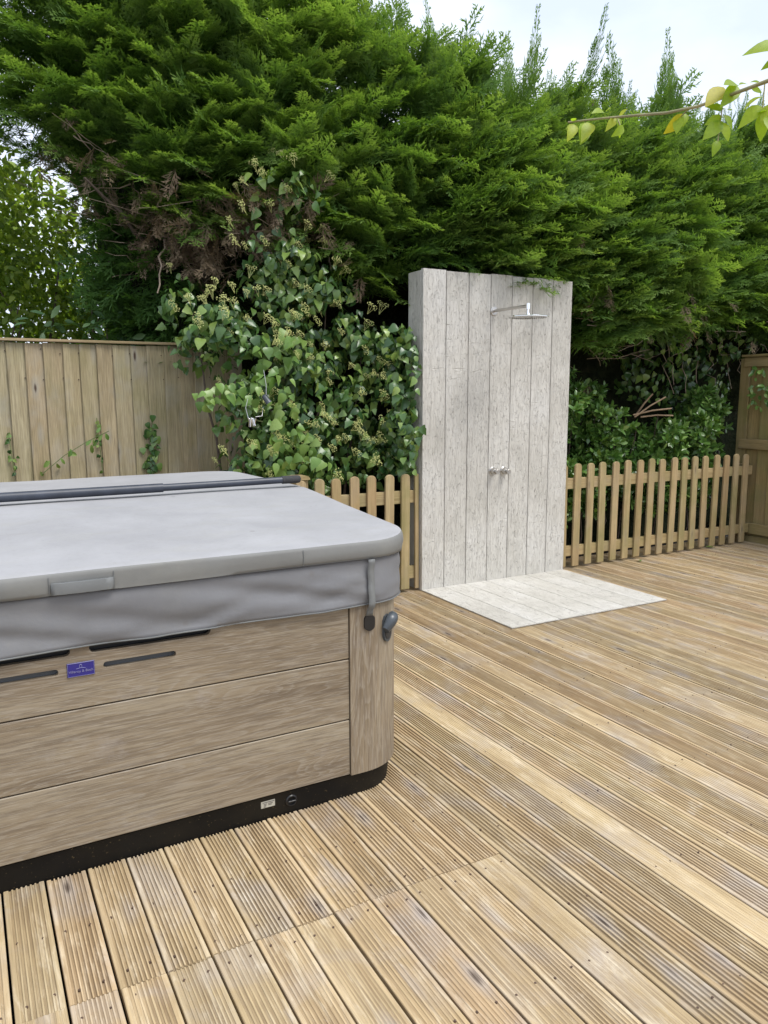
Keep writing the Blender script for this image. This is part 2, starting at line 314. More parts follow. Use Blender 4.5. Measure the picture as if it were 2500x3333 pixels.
M['lamp'] = plain('lamp_grey', (.055, .065, .075), .33, var=.15, scale=10); M['lens'] = plain('lamp_lens', (.035, .033, .03), .6, var=.2)

# ------------------------------------------------------------------ ground and deck
me = MB().add([(-900, -900, -.13), (900, -900, -.13), (900, 900, -.13), (-900, 900, -.13)], [(0, 1, 2, 3)]).mesh('ground')
link('ground', me, M['soil'], kind='structure', label='dark soil under the deck and hedge')
deck = empty('deck', kind='structure', label='ribbed softwood deck of pale tan boards')
PITCH_D, X0D = .12155, -3.0235
def deck_profile(kind):
    """half-open list of (x, z) over one board's top"""
    hw = .0575; p = [(-hw, -.028), (-hw, -.002), (-hw+.002, 0)]
    n, dep, edge = (random.choice((6, 7, 7, 8)), random.uniform(.0042, .0062), random.uniform(.010, .014)) if kind == 0 else (random.choice((7, 8, 9)), random.uniform(.0012, .0034), random.uniform(.009, .013))
    span = 2*hw-2*edge; stp = span/n
    for i in range(n):
        a = -hw+edge+i*stp; p += [(a+stp*.16, 0), (a+stp*.28, -dep*.9), (a+stp*.5, -dep), (a+stp*.72, -dep*.9), (a+stp*.84, 0)]
    return p+[(hw-.002, 0), (hw, -.002), (hw, -.028)]
deck_cache = {}
def deck_board(xc, y0, y1, kind):
    key = (round(y1-y0, 2), kind, random.randrange(7))
    if key not in deck_cache:
        p = deck_profile(kind); n = len(p); L = y1-y0; ns = max(2, int(L/.28)); v = []; f = []; s = random.random()*90
        for j in range(ns+1):
            y = -L/2+L*j/ns; dx = sn(y*.7, s)*.0016; dz = sn(y*.9, s+9)*.0012
            v += [(x+dx, y, z+dz) for x, z in p]
        for j in range(ns):
            for i in range(n): f.append((j*n+i, j*n+(i+1) % n, (j+1)*n+(i+1) % n, (j+1)*n+i))
        f += [tuple(range(n)), tuple(range(len(v)-1, len(v)-1-n, -1))]
        me_ = MB().add(v, f).mesh('deck_board'); dm = min(z for x_, z in p if z > -.02); at = me_.attributes.new('groove', 'FLOAT', 'POINT')
        at.data.foreach_set('value', [1. if -.02 < p[i % n][1] < dm*.7 else 0. for i in range(len(v))]); deck_cache[key] = me_
    o = link('deck_board', deck_cache[key], M['deck'], deck, (xc, (y0+y1)/2, random.uniform(-.0012, .0012)))
    o.rotation_euler.y = random.uniform(-.006, .006)
screw = MB()
def screws(xc, ys):
    for y in ys:
        for s in (-1, 1):
            screw.lathe([(.0034, -.004), (.0034, .0009), (.0016, .0014)], (xc+s*random.uniform(.028, .036), y+random.uniform(-.012, .012), -.0006), (0, 0, 1), 7)
for k in range(-9, 58):
    xc = X0D+PITCH_D*(k+.5); jy = -3.052+random.uniform(-.004, .004)
    if k < 12:
        deck_board(xc, -7.6, jy-.0015, 1); deck_board(xc, jy+.0015, -2.478 if k < 9 else (-2.46, -2.42, -2.27)[k-9], 0)
        screws(xc, (-3.1, -3.0, -2.75, -3.55, -4.05))
        if k > 3: deck_board(xc, -.05, .35, 0)
    else:
        deck_board(xc, -7.6, .36, 0 if k % 5 else 1); screws(xc, [-.2-.45*i+random.uniform(-.015, .015) for i in range(9)])
screw.build('screw_heads', M['rust'], deck, 40, kind='stuff')
MB().box((-1.566, -2.40, -.02), (-1.548, -.05, -.004)).build('edge_strip', M['strip'], deck)

# ------------------------------------------------------------------ shower wall, tray, fittings
PW, PH, NB = 1.43, 2.405, 7; bw = PW/NB
def comp_board(L, wd, th, seed, gap=.004):
    """upright board, wavy moulded edges, width along x, front face at y = 0, base at z = 0"""
    n = 40; mb = MB(); v = []; f = []
    for j in range(n+1):
        z = L*j/n; a = gap/2+abs(sn(z*6, seed))*.0022; c = wd-gap/2-abs(sn(z*5, seed+40))*.0022
        v += [(a, th, z), (a, .0025, z), (a+.0025, 0, z), (wd/2, -sn(z*3, seed+7)*.0012, z), (c-.0025, 0, z), (c, .0025, z), (c, th, z)]
    for j in range(n):
        for i in range(7): f.append((j*7+i, j*7+(i+1) % 7, (j+1)*7+(i+1) % 7, (j+1)*7+i))
    f += [tuple(range(7)), tuple(range(len(v)-1, len(v)-8, -1))]
    return mb.add(v, f).mesh('wall_board', 35)
sw = empty('shower_wall', (0, 0, 0), label='tall pale grey wood-grain shower wall of seven upright boards', cat='wall')
for i in range(NB):
    link('wall_board', comp_board(PH+[0, -.006, -.004, .002, -.003, 0, -.004][i], bw, .03, i*3.7), M['comp'], sw, (i*bw, 0, .002))
o = link('side_board', comp_board(PH-.01, .18, .03, 55.), M['comp'], sw, (.0015, .214, .002)); o.rotation_euler.z = -math.pi/2
o = link('side_board', comp_board(PH-.01, .18, .03, 65.), M['comp'], sw, (PW-.0015, .034, .002)); o.rotation_euler.z = math.pi/2
MB().box((.04, .033, .01), (PW-.04, .205, PH-.03)).build('frame_core', M['black'], sw)
tray = empty('shower_tray', (0, 0, 0), label='pale grey boarded shower floor set into the deck', cat='shower floor')
for i in range(NB):
    me_ = comp_board(1.116, bw, .006, 90+i*2.3, .003)      # laid flat: length towards -y, moulded face up
    me_.transform(Matrix(((1, 0, 0, 0), (0, 0, -1, 0), (0, -1, 0, 0), (0, 0, 0, 1)))); me_.flip_normals()
    link('tray_board', me_, M['compf'], tray, (i*bw, -.0015, .010))
sh = empty('rain_shower', (.639, 0, 2.134), label='round brushed steel rain shower head on straight wall arm', cat='shower head')
MB().lathe([(.034, .0), (.034, -.006), (.031, -.009), (.014, -.010)], (0, -.001, 0), (0, 1, 0), 28).build('wall_flange', M['steel'], sh, 40)
MB().tube([(0, -.004, 0), (0, -.2, -.001), (0, -.412, -.002)], .0115, 14).build('arm', M['steel'], sh, 40)
MB().lathe([(.013, .018), (.0148, .016), (.0148, -.026), (.012, -.028), (.0085, -.030), (.0085, -.044), (.012, -.046), (.014, -.062), (.02, -.068)], (0, -.412, 0), (0, 0, 1), 20).build('swivel_joint', M['chrome'], sh, 40)
disc = MB().lathe([(.02, .0135), (.1, .0105), (.146, .008), (.150, .005), (.150, .001), (.146, 0.)], (0, -.412, -.084), (0, 0, 1), 48).build('rain_disc', M['chrome'], sh, 30)
nzl = MB()
for rr in range(1, 9):
    for q in range(rr*6):
        a = 2*math.pi*q/(rr*6); nzl.lathe([(.0024, 0), (.0016, -.0025)], (.0165*rr*math.cos(a), -.412+.0165*rr*math.sin(a), -.0838), (0, 0, 1), 5)
nzl.build('nozzles', plain('nozzle', (.28, .28, .28), .6), disc, None, kind='stuff')
for nm, x, z, lb in (('hot', .6535, .8976, 'steel shower tap farther from the board joint under the shower head'), ('cold', .763, .8946, 'steel shower tap set right beside the board joint under the shower head')):
    t = empty('shower_tap', (x, 0, z), label=lb, cat='tap', group='pair of shower taps')
    MB().lathe([(.034, 0), (.034, -.006), (.031, -.009)], (0, -.001, 0), (0, 1, 0), 26).build('flange', M['steel'], t, 40)
    MB().lathe([(.0245, -.009), (.026, -.012), (.026, -.045), (.0235, -.049)], (0, 0, 0), (0, 1, 0), 26).build('barrel', M['steel'], t, 40)
    MB().lathe([(.016, -.049), (.0175, -.051), (.0175, -.076), (.0155, -.078), (.003, -.0775)], (0, 0, 0), (0, 1, 0), 22).build('handle', M['steel'], t, 40)

# ------------------------------------------------------------------ hot tub
TX0, TX1, TY0, TY1, TR = -3.95, -1.58, -2.495, -.20, .20
def rrect(x0, x1, y0, y1, r, n=10):
    """outline of a rounded rectangle, from the front edge's left end round anticlockwise"""
    P = []
    for (cx, cy, a0) in ((x1-r, y0+r, -90), (x1-r, y1-r, 0), (x0+r, y1-r, 90), (x0+r, y0+r, 180)):
        for i in range(n+1): a = R(a0+90*i/n); P.append((cx+r*math.cos(a), cy+r*math.sin(a)))
    return P
def loft(loops, close_top=True, close_bot=True):
    mb = MB(); n = len(loops[0]); v = [p for L in loops for p in L]; f = []
    for j in range(len(loops)-1):
        for i in range(n): f.append((j*n+i, j*n+(i+1) % n, (j+1)*n+(i+1) % n, (j+1)*n+i))
    if close_bot: f.append(tuple(range(n-1, -1, -1)))
    if close_top: f.append(tuple(range((len(loops)-1)*n, len(loops)*n)))
    return mb.add(v, f)
tub = empty('hot_tub', (0, 0, 0), label='square hot tub clad in brown oak-look boards under a grey cover', cat='hot tub')
o_ = lambda d: rrect(TX0+d, TX1-d, TY0+d, TY1-d, TR-d)
loft([[(x, y, -.06) for x, y in o_(.030)], [(x, y, .088) for x, y in o_(.012)], [(x, y, .094) for x, y in o_(.03)]]).build('base_pan', M['pan'], tub, 40)
loft([[(x, y, .095) for x, y in o_(.028)], [(x, y, .90) for x, y in o_(.028)]]).build('inner_shell', M['black'], tub, 40)
XT = -1.8427
def apply_bool(o, cutters):
    for c in cutters:
        md = o.modifiers.new('cut', 'BOOLEAN'); md.object = c; md.operation = 'DIFFERENCE'; md.solver = 'EXACT'
    dg = bpy.context.evaluated_depsgraph_get(); me2 = bpy.data.meshes.new_from_object(o.evaluated_get(dg)); o.modifiers.clear(); o.data = me2
    for c in cutters: bpy.data.objects.remove(c)
zs = [(.0965, .3105), (.3150, .5445), (.5490, .885)]
for i, (a, b_) in enumerate(zs):
    o = MB().box((TX0+.25, TY0, a), (XT-.0025, TY0+.02, b_), .002).build('cladding_board', M['clad'], tub, 30)
    if i == 2:
        cut = []
        for (x0, x1, z0, z1) in ((-2.6945, -2.469, .664, .6845), (-3.05, -2.824, .664, .6845), (-2.733, -2.3526, .7205, .752), (-3.05, -2.787, .7205, .752)):
            h = (z1-z0)/2; pl = [(x1-h+h*math.cos(R(t)), z0+h+h*math.sin(R(t))) for t in range(-90, 91, 18)]+[(x0+h+h*math.cos(R(t)), z0+h+h*math.sin(R(t))) for t in range(90, 271, 18)]
            cut.append(MB().prism(pl, .06, lambda u, v, w_: (u, TY0-.02+w_, v)).build('cutter', M['black']))
        apply_bool(o, cut)
MB().box((-3.06, TY0+.0225, .60), (-2.30, TY0+.0265, .70)).build('vent_backing', plain('vent_grey', (.10, .105, .11), .6), tub)
def side_outline(d, full=False):
    return [(x, y) for x, y in o_(d)]
def trim(cx, cy, a0, sgn):
    """quarter-round corner trim with short flats"""
    mb = MB(); pts = []; fl = .0627
    n = 12; arc = [(cx+TR*math.cos(R(a0+90*i/n)), cy+TR*math.sin(R(a0+90*i/n)), math.cos(R(a0+90*i/n)), math.sin(R(a0+90*i/n))) for i in range(n+1)]
    s, e = arc[0], arc[-1]
    arc = [(s[0]+s[3]*fl, s[1]-s[2]*fl, s[2], s[3])]+arc+[(e[0]-e[3]*fl, e[1]+e[2]*fl, e[2], e[3])]
    o1 = [(x+nx*.006, y+ny*.006) for x, y, nx, ny in arc]; o2 = [(x-nx*.014, y-ny*.014) for x, y, nx, ny in arc][::-1]
    return mb.prism(o1+o2, .79, lambda u, v, w_: (u, v, .0935+w_))
trim(TX1-TR, TY0+TR, -90, 1).build('corner_trim', M['cladv'], tub, 30)
trim(TX1-TR, TY1-TR, 0, 1).build('corner_trim', M['cladv'], tub, 30)
for (a, b_) in zs:
    MB().box((TX1-.02, TY0+.265, a), (TX1, TY1-.265, b_), .002).build('side_cladding_board', M['clad'], tub, 30)
# badge with the maker's words and arch emblem
bd = MB().box((-2.8, TY0-.0035, .6525), (-2.7205, TY0-.0003, .6965), .001).build('name_badge', M['badge'], tub)
bo = MB()
for (a, b_) in (((-2.7985, .6535), (-2.722, .6543)), ((-2.7985, .6947), (-2.722, .6955)), ((-2.7988, .6535), (-2.798, .6955)), ((-2.7225, .6535), (-2.7217, .6955))):
    bo.box((a[0], TY0-.0044, a[1]), (b_[0], TY0-.0036, b_[1]))
bo.build('badge_border', M['silver'], bd)
def text_mesh(name, s, size, loc, m, parent):
    cu = bpy.data.curves.new(name, 'FONT'); cu.body = s; cu.size = size; cu.align_x = 'CENTER'; cu.extrude = .0003
    t = bpy.data.objects.new(name, cu); C.objects.link(t); dg = bpy.context.evaluated_depsgraph_get(); me2 = bpy.data.meshes.new_from_object(t.evaluated_get(dg)); bpy.data.objects.remove(t)
    me2.transform(Matrix.Rotation(R(90), 4, 'X')); return link(name, me2, m, parent, loc)
text_mesh('badge_lettering', 'Villeroy & Boch', .0112, (-2.76025, TY0-.0042, .6655), M['silver'], bd)
em = MB(); em.tube([(-2.7636, TY0-.0042, .679)]+[(-2.7605-.0031*math.cos(R(t)), TY0-.0042, .6870+.0031*math.sin(R(t))) for t in range(0, 181, 30)]+[(-2.7574, TY0-.0042, .679)], .0008, 5)
em.tube([(-2.774, TY0-.0042, .6775), (-2.7605, TY0-.0042, .6795), (-2.747, TY0-.0042, .6775)], .0006, 5); em.build('badge_emblem', M['silver'], bd)
dr = MB().lathe([(.022, .0), (.022, -.008), (.019, -.011), (.0165, -.011), (.0165, -.004), (.001, -.004)], (-2.076, TY0+.022, .047), (0, 1, 0), 24).build('drain_cap', M['black'], tub, 30)
MB().box((-2.0905, TY0+.006, .0445), (-2.0615, TY0+.018, .0495), .001).build('turn_bar', M['black'], dr)
st = MB().box((-2.192, TY0+.0135, .0455), (-2.139, TY0+.0165, .0715), .001).build('rating_sticker', M['label'], tub); st.rotation_euler.x = 0
ik = MB()
for z, a, b_ in ((.0665, .006, .05), (.0605, .01, .022), (.0605, .027, .044), (.0555, .012, .02), (.0555, .027, .04), (.0505, .01, .018)): ik.box((-2.192+a, TY0+.0126, z-.0012), (-2.192+b_, TY0+.0134, z+.0012))
ik.build('sticker_print', M['ink'], st)
# corner lamp: tear-shaped plate with a swept hood
la = R(-60); lc = Vector((TX1-TR+(TR+.006)*math.cos(la), TY0+TR+(TR+.006)*math.sin(la), 0)); ln = Vector((math.cos(la), math.sin(la), 0)); lt = Vector((-math.sin(la), math.cos(la), 0))
P3 = lambda u, z, d: lc+lt*u+ln*d+Vector((0, 0, z))
outl = [(.027*math.cos(R(a)), .618+.036*math.sin(R(a))) for a in range(180, 361, 15)]+[(.027, .665), (.018, .684), (0, .690), (-.018, .684), (-.027, .665)]
lamp = MB().prism(outl, .010, lambda u, v, w_: P3(u, v, -.002+w_)).build('corner_lamp', M['lamp'], tub, 30)
MB().prism([(u*.78, .635+(v-.635)*.80) for u, v in outl], .0025, lambda u, v, w_: P3(u, v, .0075+w_)).build('lamp_lens', M['lens'], lamp, 30)
hv = []; hf = []; NS, NU = 12, 9                       # hood: curved shell sweeping from lower left to a lip at upper right
for i in range(NS+1):
    t = i/NS; cu, cz, cdp = -.030+.066*t, .634+.052*t+.012*math.sin(math.pi*t), .012+.030*math.sin(math.pi*(.15+.75*t))
    wd = .020+.008*math.sin(math.pi*t)-.008*t**3
    for j in range(NU):
        a = R(-15+210*j/(NU-1)); hv.append(P3(cu-wd*.62*math.cos(a), cz+wd*.78*math.cos(a)*.9, cdp*(.25+.75*math.sin(max(0, min(math.pi, a))))+.004))
for i in range(NS):
    for j in range(NU-1): hf.append((i*NU+j, i*NU+j+1, (i+1)*NU+j+1, (i+1)*NU+j))
hf += [tuple(range(NU)), tuple(range(len(hv)-1, len(hv)-1-NU, -1)) ]
MB().add(hv, hf).build('lamp_hood', M['lamp'], lamp, 60)

# ------------------------------------------------------------------ tub cover
CX0, CX1, CY0, CYF, CY1, CR = -3.99, -1.545, -2.522, -1.375, -.168, .215
cover = empty('tub_cover', (0, 0, .915), label='weathered grey padded folding cover lying on the hot tub', cat='tub cover')
def ztop(y):
    return .985+(1.052-.985)*min(1, (y-CY0)/(CYF-CY0)) if y <= CYF else 1.052-(1.052-1.028)*(y-CYF)/(CY1-CYF)
def half(y0, y1, rf, rb, name, seed):
    """one padded panel: outline with rounded outer corners, sloping top, soft edges"""
    def outline(d):
        Q = []; n = 9; cs = []
        for (sx_, sy_, a0, r) in ((1, -1, -90, rf), (1, 1, 0, rb), (-1, 1, 90, rb), (-1, -1, 180, rf)):
            r = max(r-d, .001); cx = (CX1-d-r) if sx_ > 0 else (CX0+d+r); cy = (y1-d-r) if sy_ > 0 else (y0+d+r)
            cs.append([Vector((cx+r*math.cos(R(a0+90*i/n)), cy+r*math.sin(R(a0+90*i/n)), 0)) for i in range(n+1)])
        for q in range(4):
            Q += cs[q]; a, b_ = cs[q][-1], cs[(q+1) % 4][0]; k = 36 if q in (1, 3) else 16
            Q += [a.lerp(b_, j/k) for j in range(1, k)]
        return Q
    loops = []; hw = (y1-y0)/2
    for d, fr in ((.010, 0.), (.001, .03), (-.002, .2), (-.004, .5), (-.002, .8), (.001, .94), (.005, .985), (.013, 1.), (.05, 1.), (.11, 1.), (.18, 1.), (.27, 1.), (.36, 1.), (.46, 1.), (hw-.012, 1.)):
        L = []
        for q in outline(d):
            if 0 < fr < .95: q = q+(q-Vector(((CX0+CX1)/2, (y0+y1)/2, 0))).normalized()*sn(q.x*4, q.y*4, fr*3, seed)*.006
            zb = .917; zt = ztop(min(max(q.y, y0), y1)); z = zb+(zt-zb)*fr
            if fr >= .95: z += sn(q.x*2.2, q.y*2.2, 0, seed+3)*.005+sn(q.x*1.1, q.y*1.4, 2, seed)*.006*min(1, max(0, d)/.1)
            L.append((q.x, q.y, z-.915))
        loops.append(L)
    o = loft(loops).build(name, M['fabtop'], cover, 70); o.data.materials.append(M['fabside']); nl = len(loops[0])   # edge cloth darker than the top: shade on the sides put into its colour
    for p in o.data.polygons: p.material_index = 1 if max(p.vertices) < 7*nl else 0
    return o
half(CY0, CYF-.006, CR, .02, 'front_panel', 1); half(CYF+.006, CY1, .02, CR, 'back_panel', 2)
# hanging skirt with sagging folds
out_ = [Vector((x, y, 0)) for x, y in rrect(CX0+.006, CX1-.006, CY0+.006, CY1-.006, CR, 14)]; Q = []
for i in range(len(out_)):
    a, b_ = out_[i], out_[(i+1) % len(out_)]; k = max(1, int((b_-a).length/.03)); Q += [a.lerp(b_, j/k) for j in range(k)]
N = len(Q); NV = 13; sv = []; sf = []; s_acc = 0.
for i in range(N):
    t = Q[(i+1) % N]-Q[i-1]; nn = Vector((t.y, -t.x, 0)).normalized(); s_acc += (Q[(i+1) % N]-Q[i]).length; x = Q[i].x; y = Q[i].y
    for j in range(NV):
        h = j/(NV-1); z = .921-.176*h+.004*sn(x*5, y*5)*h
        cn = 1. if y < CY0+.03 and x < CX1-.2 else .45; fold = cn*.68*(.026*h*sn(x*2.6+h*2.6, y*3.1, 0, 3)+.022*math.sin(h*2.6)*sn(x*5.5-h*4.2, y*7, 0, 5)+.009*h*sn(x*15+h*7, y*17, 0, 8))
        d = -.004+max(-.013, fold)+.003*h; sv.append((Q[i].x+nn.x*d, Q[i].y+nn.y*d, z-.915))
for i in range(N):
    for j in range(NV-1): a = i*NV+j; b_ = ((i+1) % N)*NV+j; sf.append((a, a+1, b_+1, b_))
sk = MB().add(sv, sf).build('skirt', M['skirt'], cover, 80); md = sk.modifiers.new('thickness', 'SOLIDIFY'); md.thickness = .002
hem = MB(); hem.tube([(sv[i*NV+NV-1][0], sv[i*NV+NV-1][1], sv[i*NV+NV-1][2]+.002) for i in list(range(N))+[0]], .0026, 6); hem.build('hem', M['strap'], sk, 60)
sm_ = MB().tube([(p.x, p.y, .0045) for p in [Q[i]+(Q[i]-Vector(((CX0+CX1)/2, (CY0+CY1)/2, 0))).normalized()*.004 for i in list(range(N))+[0]]], .0028, 6); sm_.build('rim_seam', plain('seam_dark', (.05, .05, .05), .8), cover, 60)
# grip handle on the front edge
hp = MB(); hx0, hx1 = -2.832, -2.655
for i in range(9):
    pass
prof = [(-.0, .921), (-.010, .923), (-.013, .940), (-.009, .957), (0, .959)]
hvv = []; NI = 14
for i in range(NI+1):
    x = hx0+(hx1-hx0)*i/NI; bulge = .35+.65*math.sin(math.pi*i/NI)**.5
    hvv += [(x, CY0-.007+d*bulge, z-.915+sn(x*30, z*30)*.001) for d, z in prof]
hff = [(i*5+j, i*5+j+1, (i+1)*5+j+1, (i+1)*5+j) for i in range(NI) for j in range(4)]
o = MB().add(hvv, hff).build('grip_handle', M['strap'], cover, 60); md = o.modifiers.new('thickness', 'SOLIDIFY'); md.thickness = .002
for x in (hx0-.004, hx1+.002, -2.03):
    MB().tube([(x, CY0-.0045, .008), (x, CY0-.0075, .035), (x, CY0-.004, .062)], .0012, 5).build('seam_piping', M['strap'], cover, 40)
# locking strap and buckle by the corner
stp = []; sx = -1.768
def strap_y(z): return CY0-.0085-.004*math.sin((z-.70)*30)
bs = MB(); zz = [.918-.0135*i for i in range(17)]; vv = []
for i, z in enumerate(zz):
    y = strap_y(z) if z > .735 else TY0-.012-.012*(z-.70)/.035
    dx = .0012*math.sin(i*1.3) if z > .74 else .0015; vv += [(sx-.013+dx, y, z-.915), (sx+.013+dx, y-.001*math.sin(i*1.7), z-.915)]
o = MB().add(vv, [(2*i, 2*i+1, 2*i+3, 2*i+2) for i in range(len(zz)-1)]).build('locking_strap', M['strap'], cover, 60); md = o.modifiers.new('thickness', 'SOLIDIFY'); md.thickness = .0025
bk = [(sx+.003+.026*math.cos(R(a)), .676+.031*math.sin(R(a))) for a in range(0, 360, 20)]
bk = [(max(sx-.0185, min(sx+.0245, u)), v) for u, v in bk]
buckle = MB().prism(bk, .012, lambda u, v, w_: (u, TY0-.0135+w_, v-.915)).build('buckle', M['black'], o, 30)

# ------------------------------------------------------------------ cover lifter bar
bar = empty('cover_lifter_bar', (0, -1.372, 1.083), label='dark blue-grey lifter tube lying across the fold of the tub cover', cat='lifter bar')
MB().tube([(-4.02, 0, 0), (-2.9, 0, 0), (-2.236, 0, .001)], .0205, 16).build('outer_tube', M['tube'], bar, 40)
MB().tube([(-2.25, 0, .001), (-1.9, 0, .002), (-1.64, 0, .004)], .0165, 16).build('inner_tube', M['tube'], bar, 40)
MB().lathe([(.017, 0), (.0195, .002), (.0198, .085), (.0175, .094), (.010, .099)], (-1.657, 0, .004), (1, 0, 0), 18).build('foam_grip', M['foam'], bar, 50)

# ------------------------------------------------------------------ picket fences
def pale_mesh(wd, h, th, seed):
    r = wd/2; o2 = [(-r, 0), (r, 0), (r, h-r*.85)]+[(r*math.cos(R(a)), h-r*.85+r*.85*math.sin(R(a))) for a in range(18, 180, 18)]+[(-r, h-r*.85)]
    me_ = MB().prism(o2, th, lambda u, v, w_: (u, w_, v)).mesh('pale'); bm = bmesh.new(); bm.from_mesh(me_)
    bmesh.ops.bevel(bm, geom=[e for e in bm.edges if abs(e.verts[0].co.y-e.verts[1].co.y) < 1e-6 and e.calc_length() < .95 and e.verts[0].co.y < 1e-6], offset=.003, segments=1, affect='EDGES')
    bm.to_mesh(me_); bm.free(); return me_
pv = [pale_mesh(.074, .892+random.uniform(-.004, .004), .019, i) for i in range(4)]
def picket_run(name, xs, x0, x1, rails, label):
    t = empty(name, ((x0+x1)/2, .05, 0), label=label, cat='picket fence', group='low picket fences behind the deck')
    for i, (x, wd) in enumerate(xs):
        me_ = pv[i % 4] if wd > .06 else pale_mesh(wd, .892, .019, 9)
        o = link('pale', me_, M['picket'], t, (x-(x0+x1)/2, -.019, .0195+random.uniform(-.004, .004))); o.rotation_euler.y = random.uniform(-.012, .012)
    for z0, z1 in rails: MB().box((x0-(x0+x1)/2, .0005, z0), (x1-(x0+x1)/2, .038, z1), .003).build('rail', M['rail'], t)
    return t
lf = picket_run('picket_fence', [(-.832-.141*i, .074) for i in range(3, 0, -1)]+[(-.832+.1412*i, .074) for i in range(6)]+[(-.0185, .034)], -1.30, -.003, ((.686, .782), (.097, .195)), 'short low picket fence between the hot tub and the shower wall')
rf_ = picket_run('picket_fence', [(1.4475+.1479*i, .074) for i in range(17)], 1.44, 3.93, ((.694, .787), (.105, .195)), 'long low picket fence in front of the glossy shrub')
ps = MB(); ps.box((-1.03+.65, .04, -.1), (-.89+.65, .14, .905), .004); p_ = ps.build('post', M['picket'], lf)
MB().prism([(-.075, 0), (.075, 0), (.075, .012), (.062, .026), (-.062, .026), (-.075, .012)], .14, lambda u, v, w_: (-.96+.6515+u, .02+w_, .906+v)).build('post_cap', M['rail'], p_)
MB().box((3.86-2.685, .04, -.1), (3.93-2.685, .11, .80), .004).build('post', M['picket'], rf_)

# ------------------------------------------------------------------ close-board fences
def feather(wd, h, seed):
    """featheredge board: thick at its left edge, lapping thin to the right; face towards -y"""
    n = 10; v = []; f = []
    for j in range(n+1):
        z = h*j/n; a = sn(z*1.5, seed)*.003; v += [(a, .0, z), (a, -.021, z), (a+.003, -.0235, z), (wd+a*.7, -.005, z), (wd+a*.7, .0, z)]
    for j in range(n):
        for i in range(5): f.append((j*5+i, j*5+(i+1) % 5, (j+1)*5+(i+1) % 5, (j+1)*5+i))
    f += [(0, 1, 2, 3, 4), tuple(range(len(v)-1, len(v)-6, -1))]
    return MB().add(v, f).mesh('board')
bf = empty('board_fence', (-2.4, 1.0, 0), label='tall close-boarded timber fence with capping rail behind the hot tub', cat='fence')
xsb = [-2.7+.1172*i for i in range(-13, 14)]
for i, x in enumerate(xsb):
    o = link('board', feather(.136, 1.86+random.uniform(-.006, .004), i*1.9), M['fence'], bf, (x+2.4-.012+random.uniform(-.005, .005), random.uniform(-.001, .001), 0)); o.rotation_euler.y = random.uniform(-.006, .006)
MB().box((-4.25+2.4, -.045, 1.868), (-1.06+2.4, .035, 1.887), .003).build('cap_rail', M['cap'], bf)
MB().box((-4.25+2.4, .012, 1.45), (-1.06+2.4, .06, 1.53)).build('rail', M['cap'], bf)
nb = MB()
for x in xsb:
    for z in (1.80, 1.62): nb.lathe([(.004, .004), (.004, -.0015), (.001, -.002)], (x+2.4+.095+random.uniform(-.01, .01), -.0148, z+random.uniform(-.02, .02)), (0, 1, 0), 6)
nb.build('nails', M['rust'], bf, kind='stuff')
sf_ = empty('side_fence', (4.0, -.9, 0), label='mossy close-boarded side fence with three rails at the end of the deck', cat='fence')
for i in range(20):
    o = link('board', feather(.142, 1.78, 60+i), M['sidefence'], sf_, (.012, .9+.30-.125*i, .03)); o.rotation_euler.z = -math.pi/2
for z0, z1, d in ((1.765, 1.858, .0), (.945, 1.045, .01), (.088, .196, .012)):
    MB().box((-.045-d, .9-2.2, z0), (-.008, .9+.245, z1), .004).build('rail', M['siderail'], sf_)
MB().box((-.07, .9-2.2, 1.862), (.04, .9+.262, 1.884), .003).build('cap_rail', M['siderail'], sf_)
MB().box((-.03, .9-2.2, -.1), (-.006, .9+.20, .062), .003).build('gravel_board', M['siderail'], sf_)
MB().box((-.02, .9+.19, -.1), (.07, .9+.30, 1.85), .004).build('post', M['sidefence'], sf_)

# ------------------------------------------------------------------ conifer hedge
def sliver(V, T, U, a, d, L, wd, nrm, t0, t1):
    """narrow pointed scale-twig, widest at a third of its length"""
    s = np.cross(nrm, d); n = len(V); V += [a, a+d*L*.4+s*wd*.5, a+d*L, a+d*L*.4-s*wd*.5]; U += [t0, t0*.5+t1*.5, t1, t0*.5+t1*.5]; T += [(n, n+1, n+2), (n, n+2, n+3)]
def make_spray(L, rg, pairs=7):
    V, T, U = [], [], []; X = np.array([1., 0, 0]); Z = np.array([0, 0, 1.])
    dr = rg.uniform(.05, .22)
    def sp(t): return np.array([L*t, L*.04*math.sin(4*t+dr*20), -dr*L*t*t])
    sliver(V, T, U, sp(0), norm(sp(1)-sp(0)), L*1.02, .007, Z, .1, 1.)
    for i in range(pairs):
        t = .08+.86*i/pairs
        for s in (-1, 1):
            t2 = t+rg.uniform(0, .06); ln = L*(.50*(1-t2)**.75+.07)*rg.uniform(.75, 1.2); a = s*R(rg.uniform(32, 52)); z = rg.uniform(-.25, .12)
            d = norm(np.array([math.cos(a), math.sin(a), z])); p = sp(t2); nr = norm(Z+np.array([rg.uniform(-.4, .4), rg.uniform(-.4, .4), 0])-d*(Z@d))
            sliver(V, T, U, p, d, ln, .0130, nr, t2*.5, .45+.55*t2)
            for q in range(3):
                b = a+(1 if q % 2 else -1)*R(rg.uniform(24, 44)); d2 = norm(np.array([math.cos(b), math.sin(b), z+rg.uniform(-.3, .3)]))
                sliver(V, T, U, p+d*ln*(.22+.24*q), d2, ln*rg.uniform(.40, .62), .0120, nr, .3+t2*.3, .55+.45*t2)
    return np.array(V), np.array(T), np.array(U)
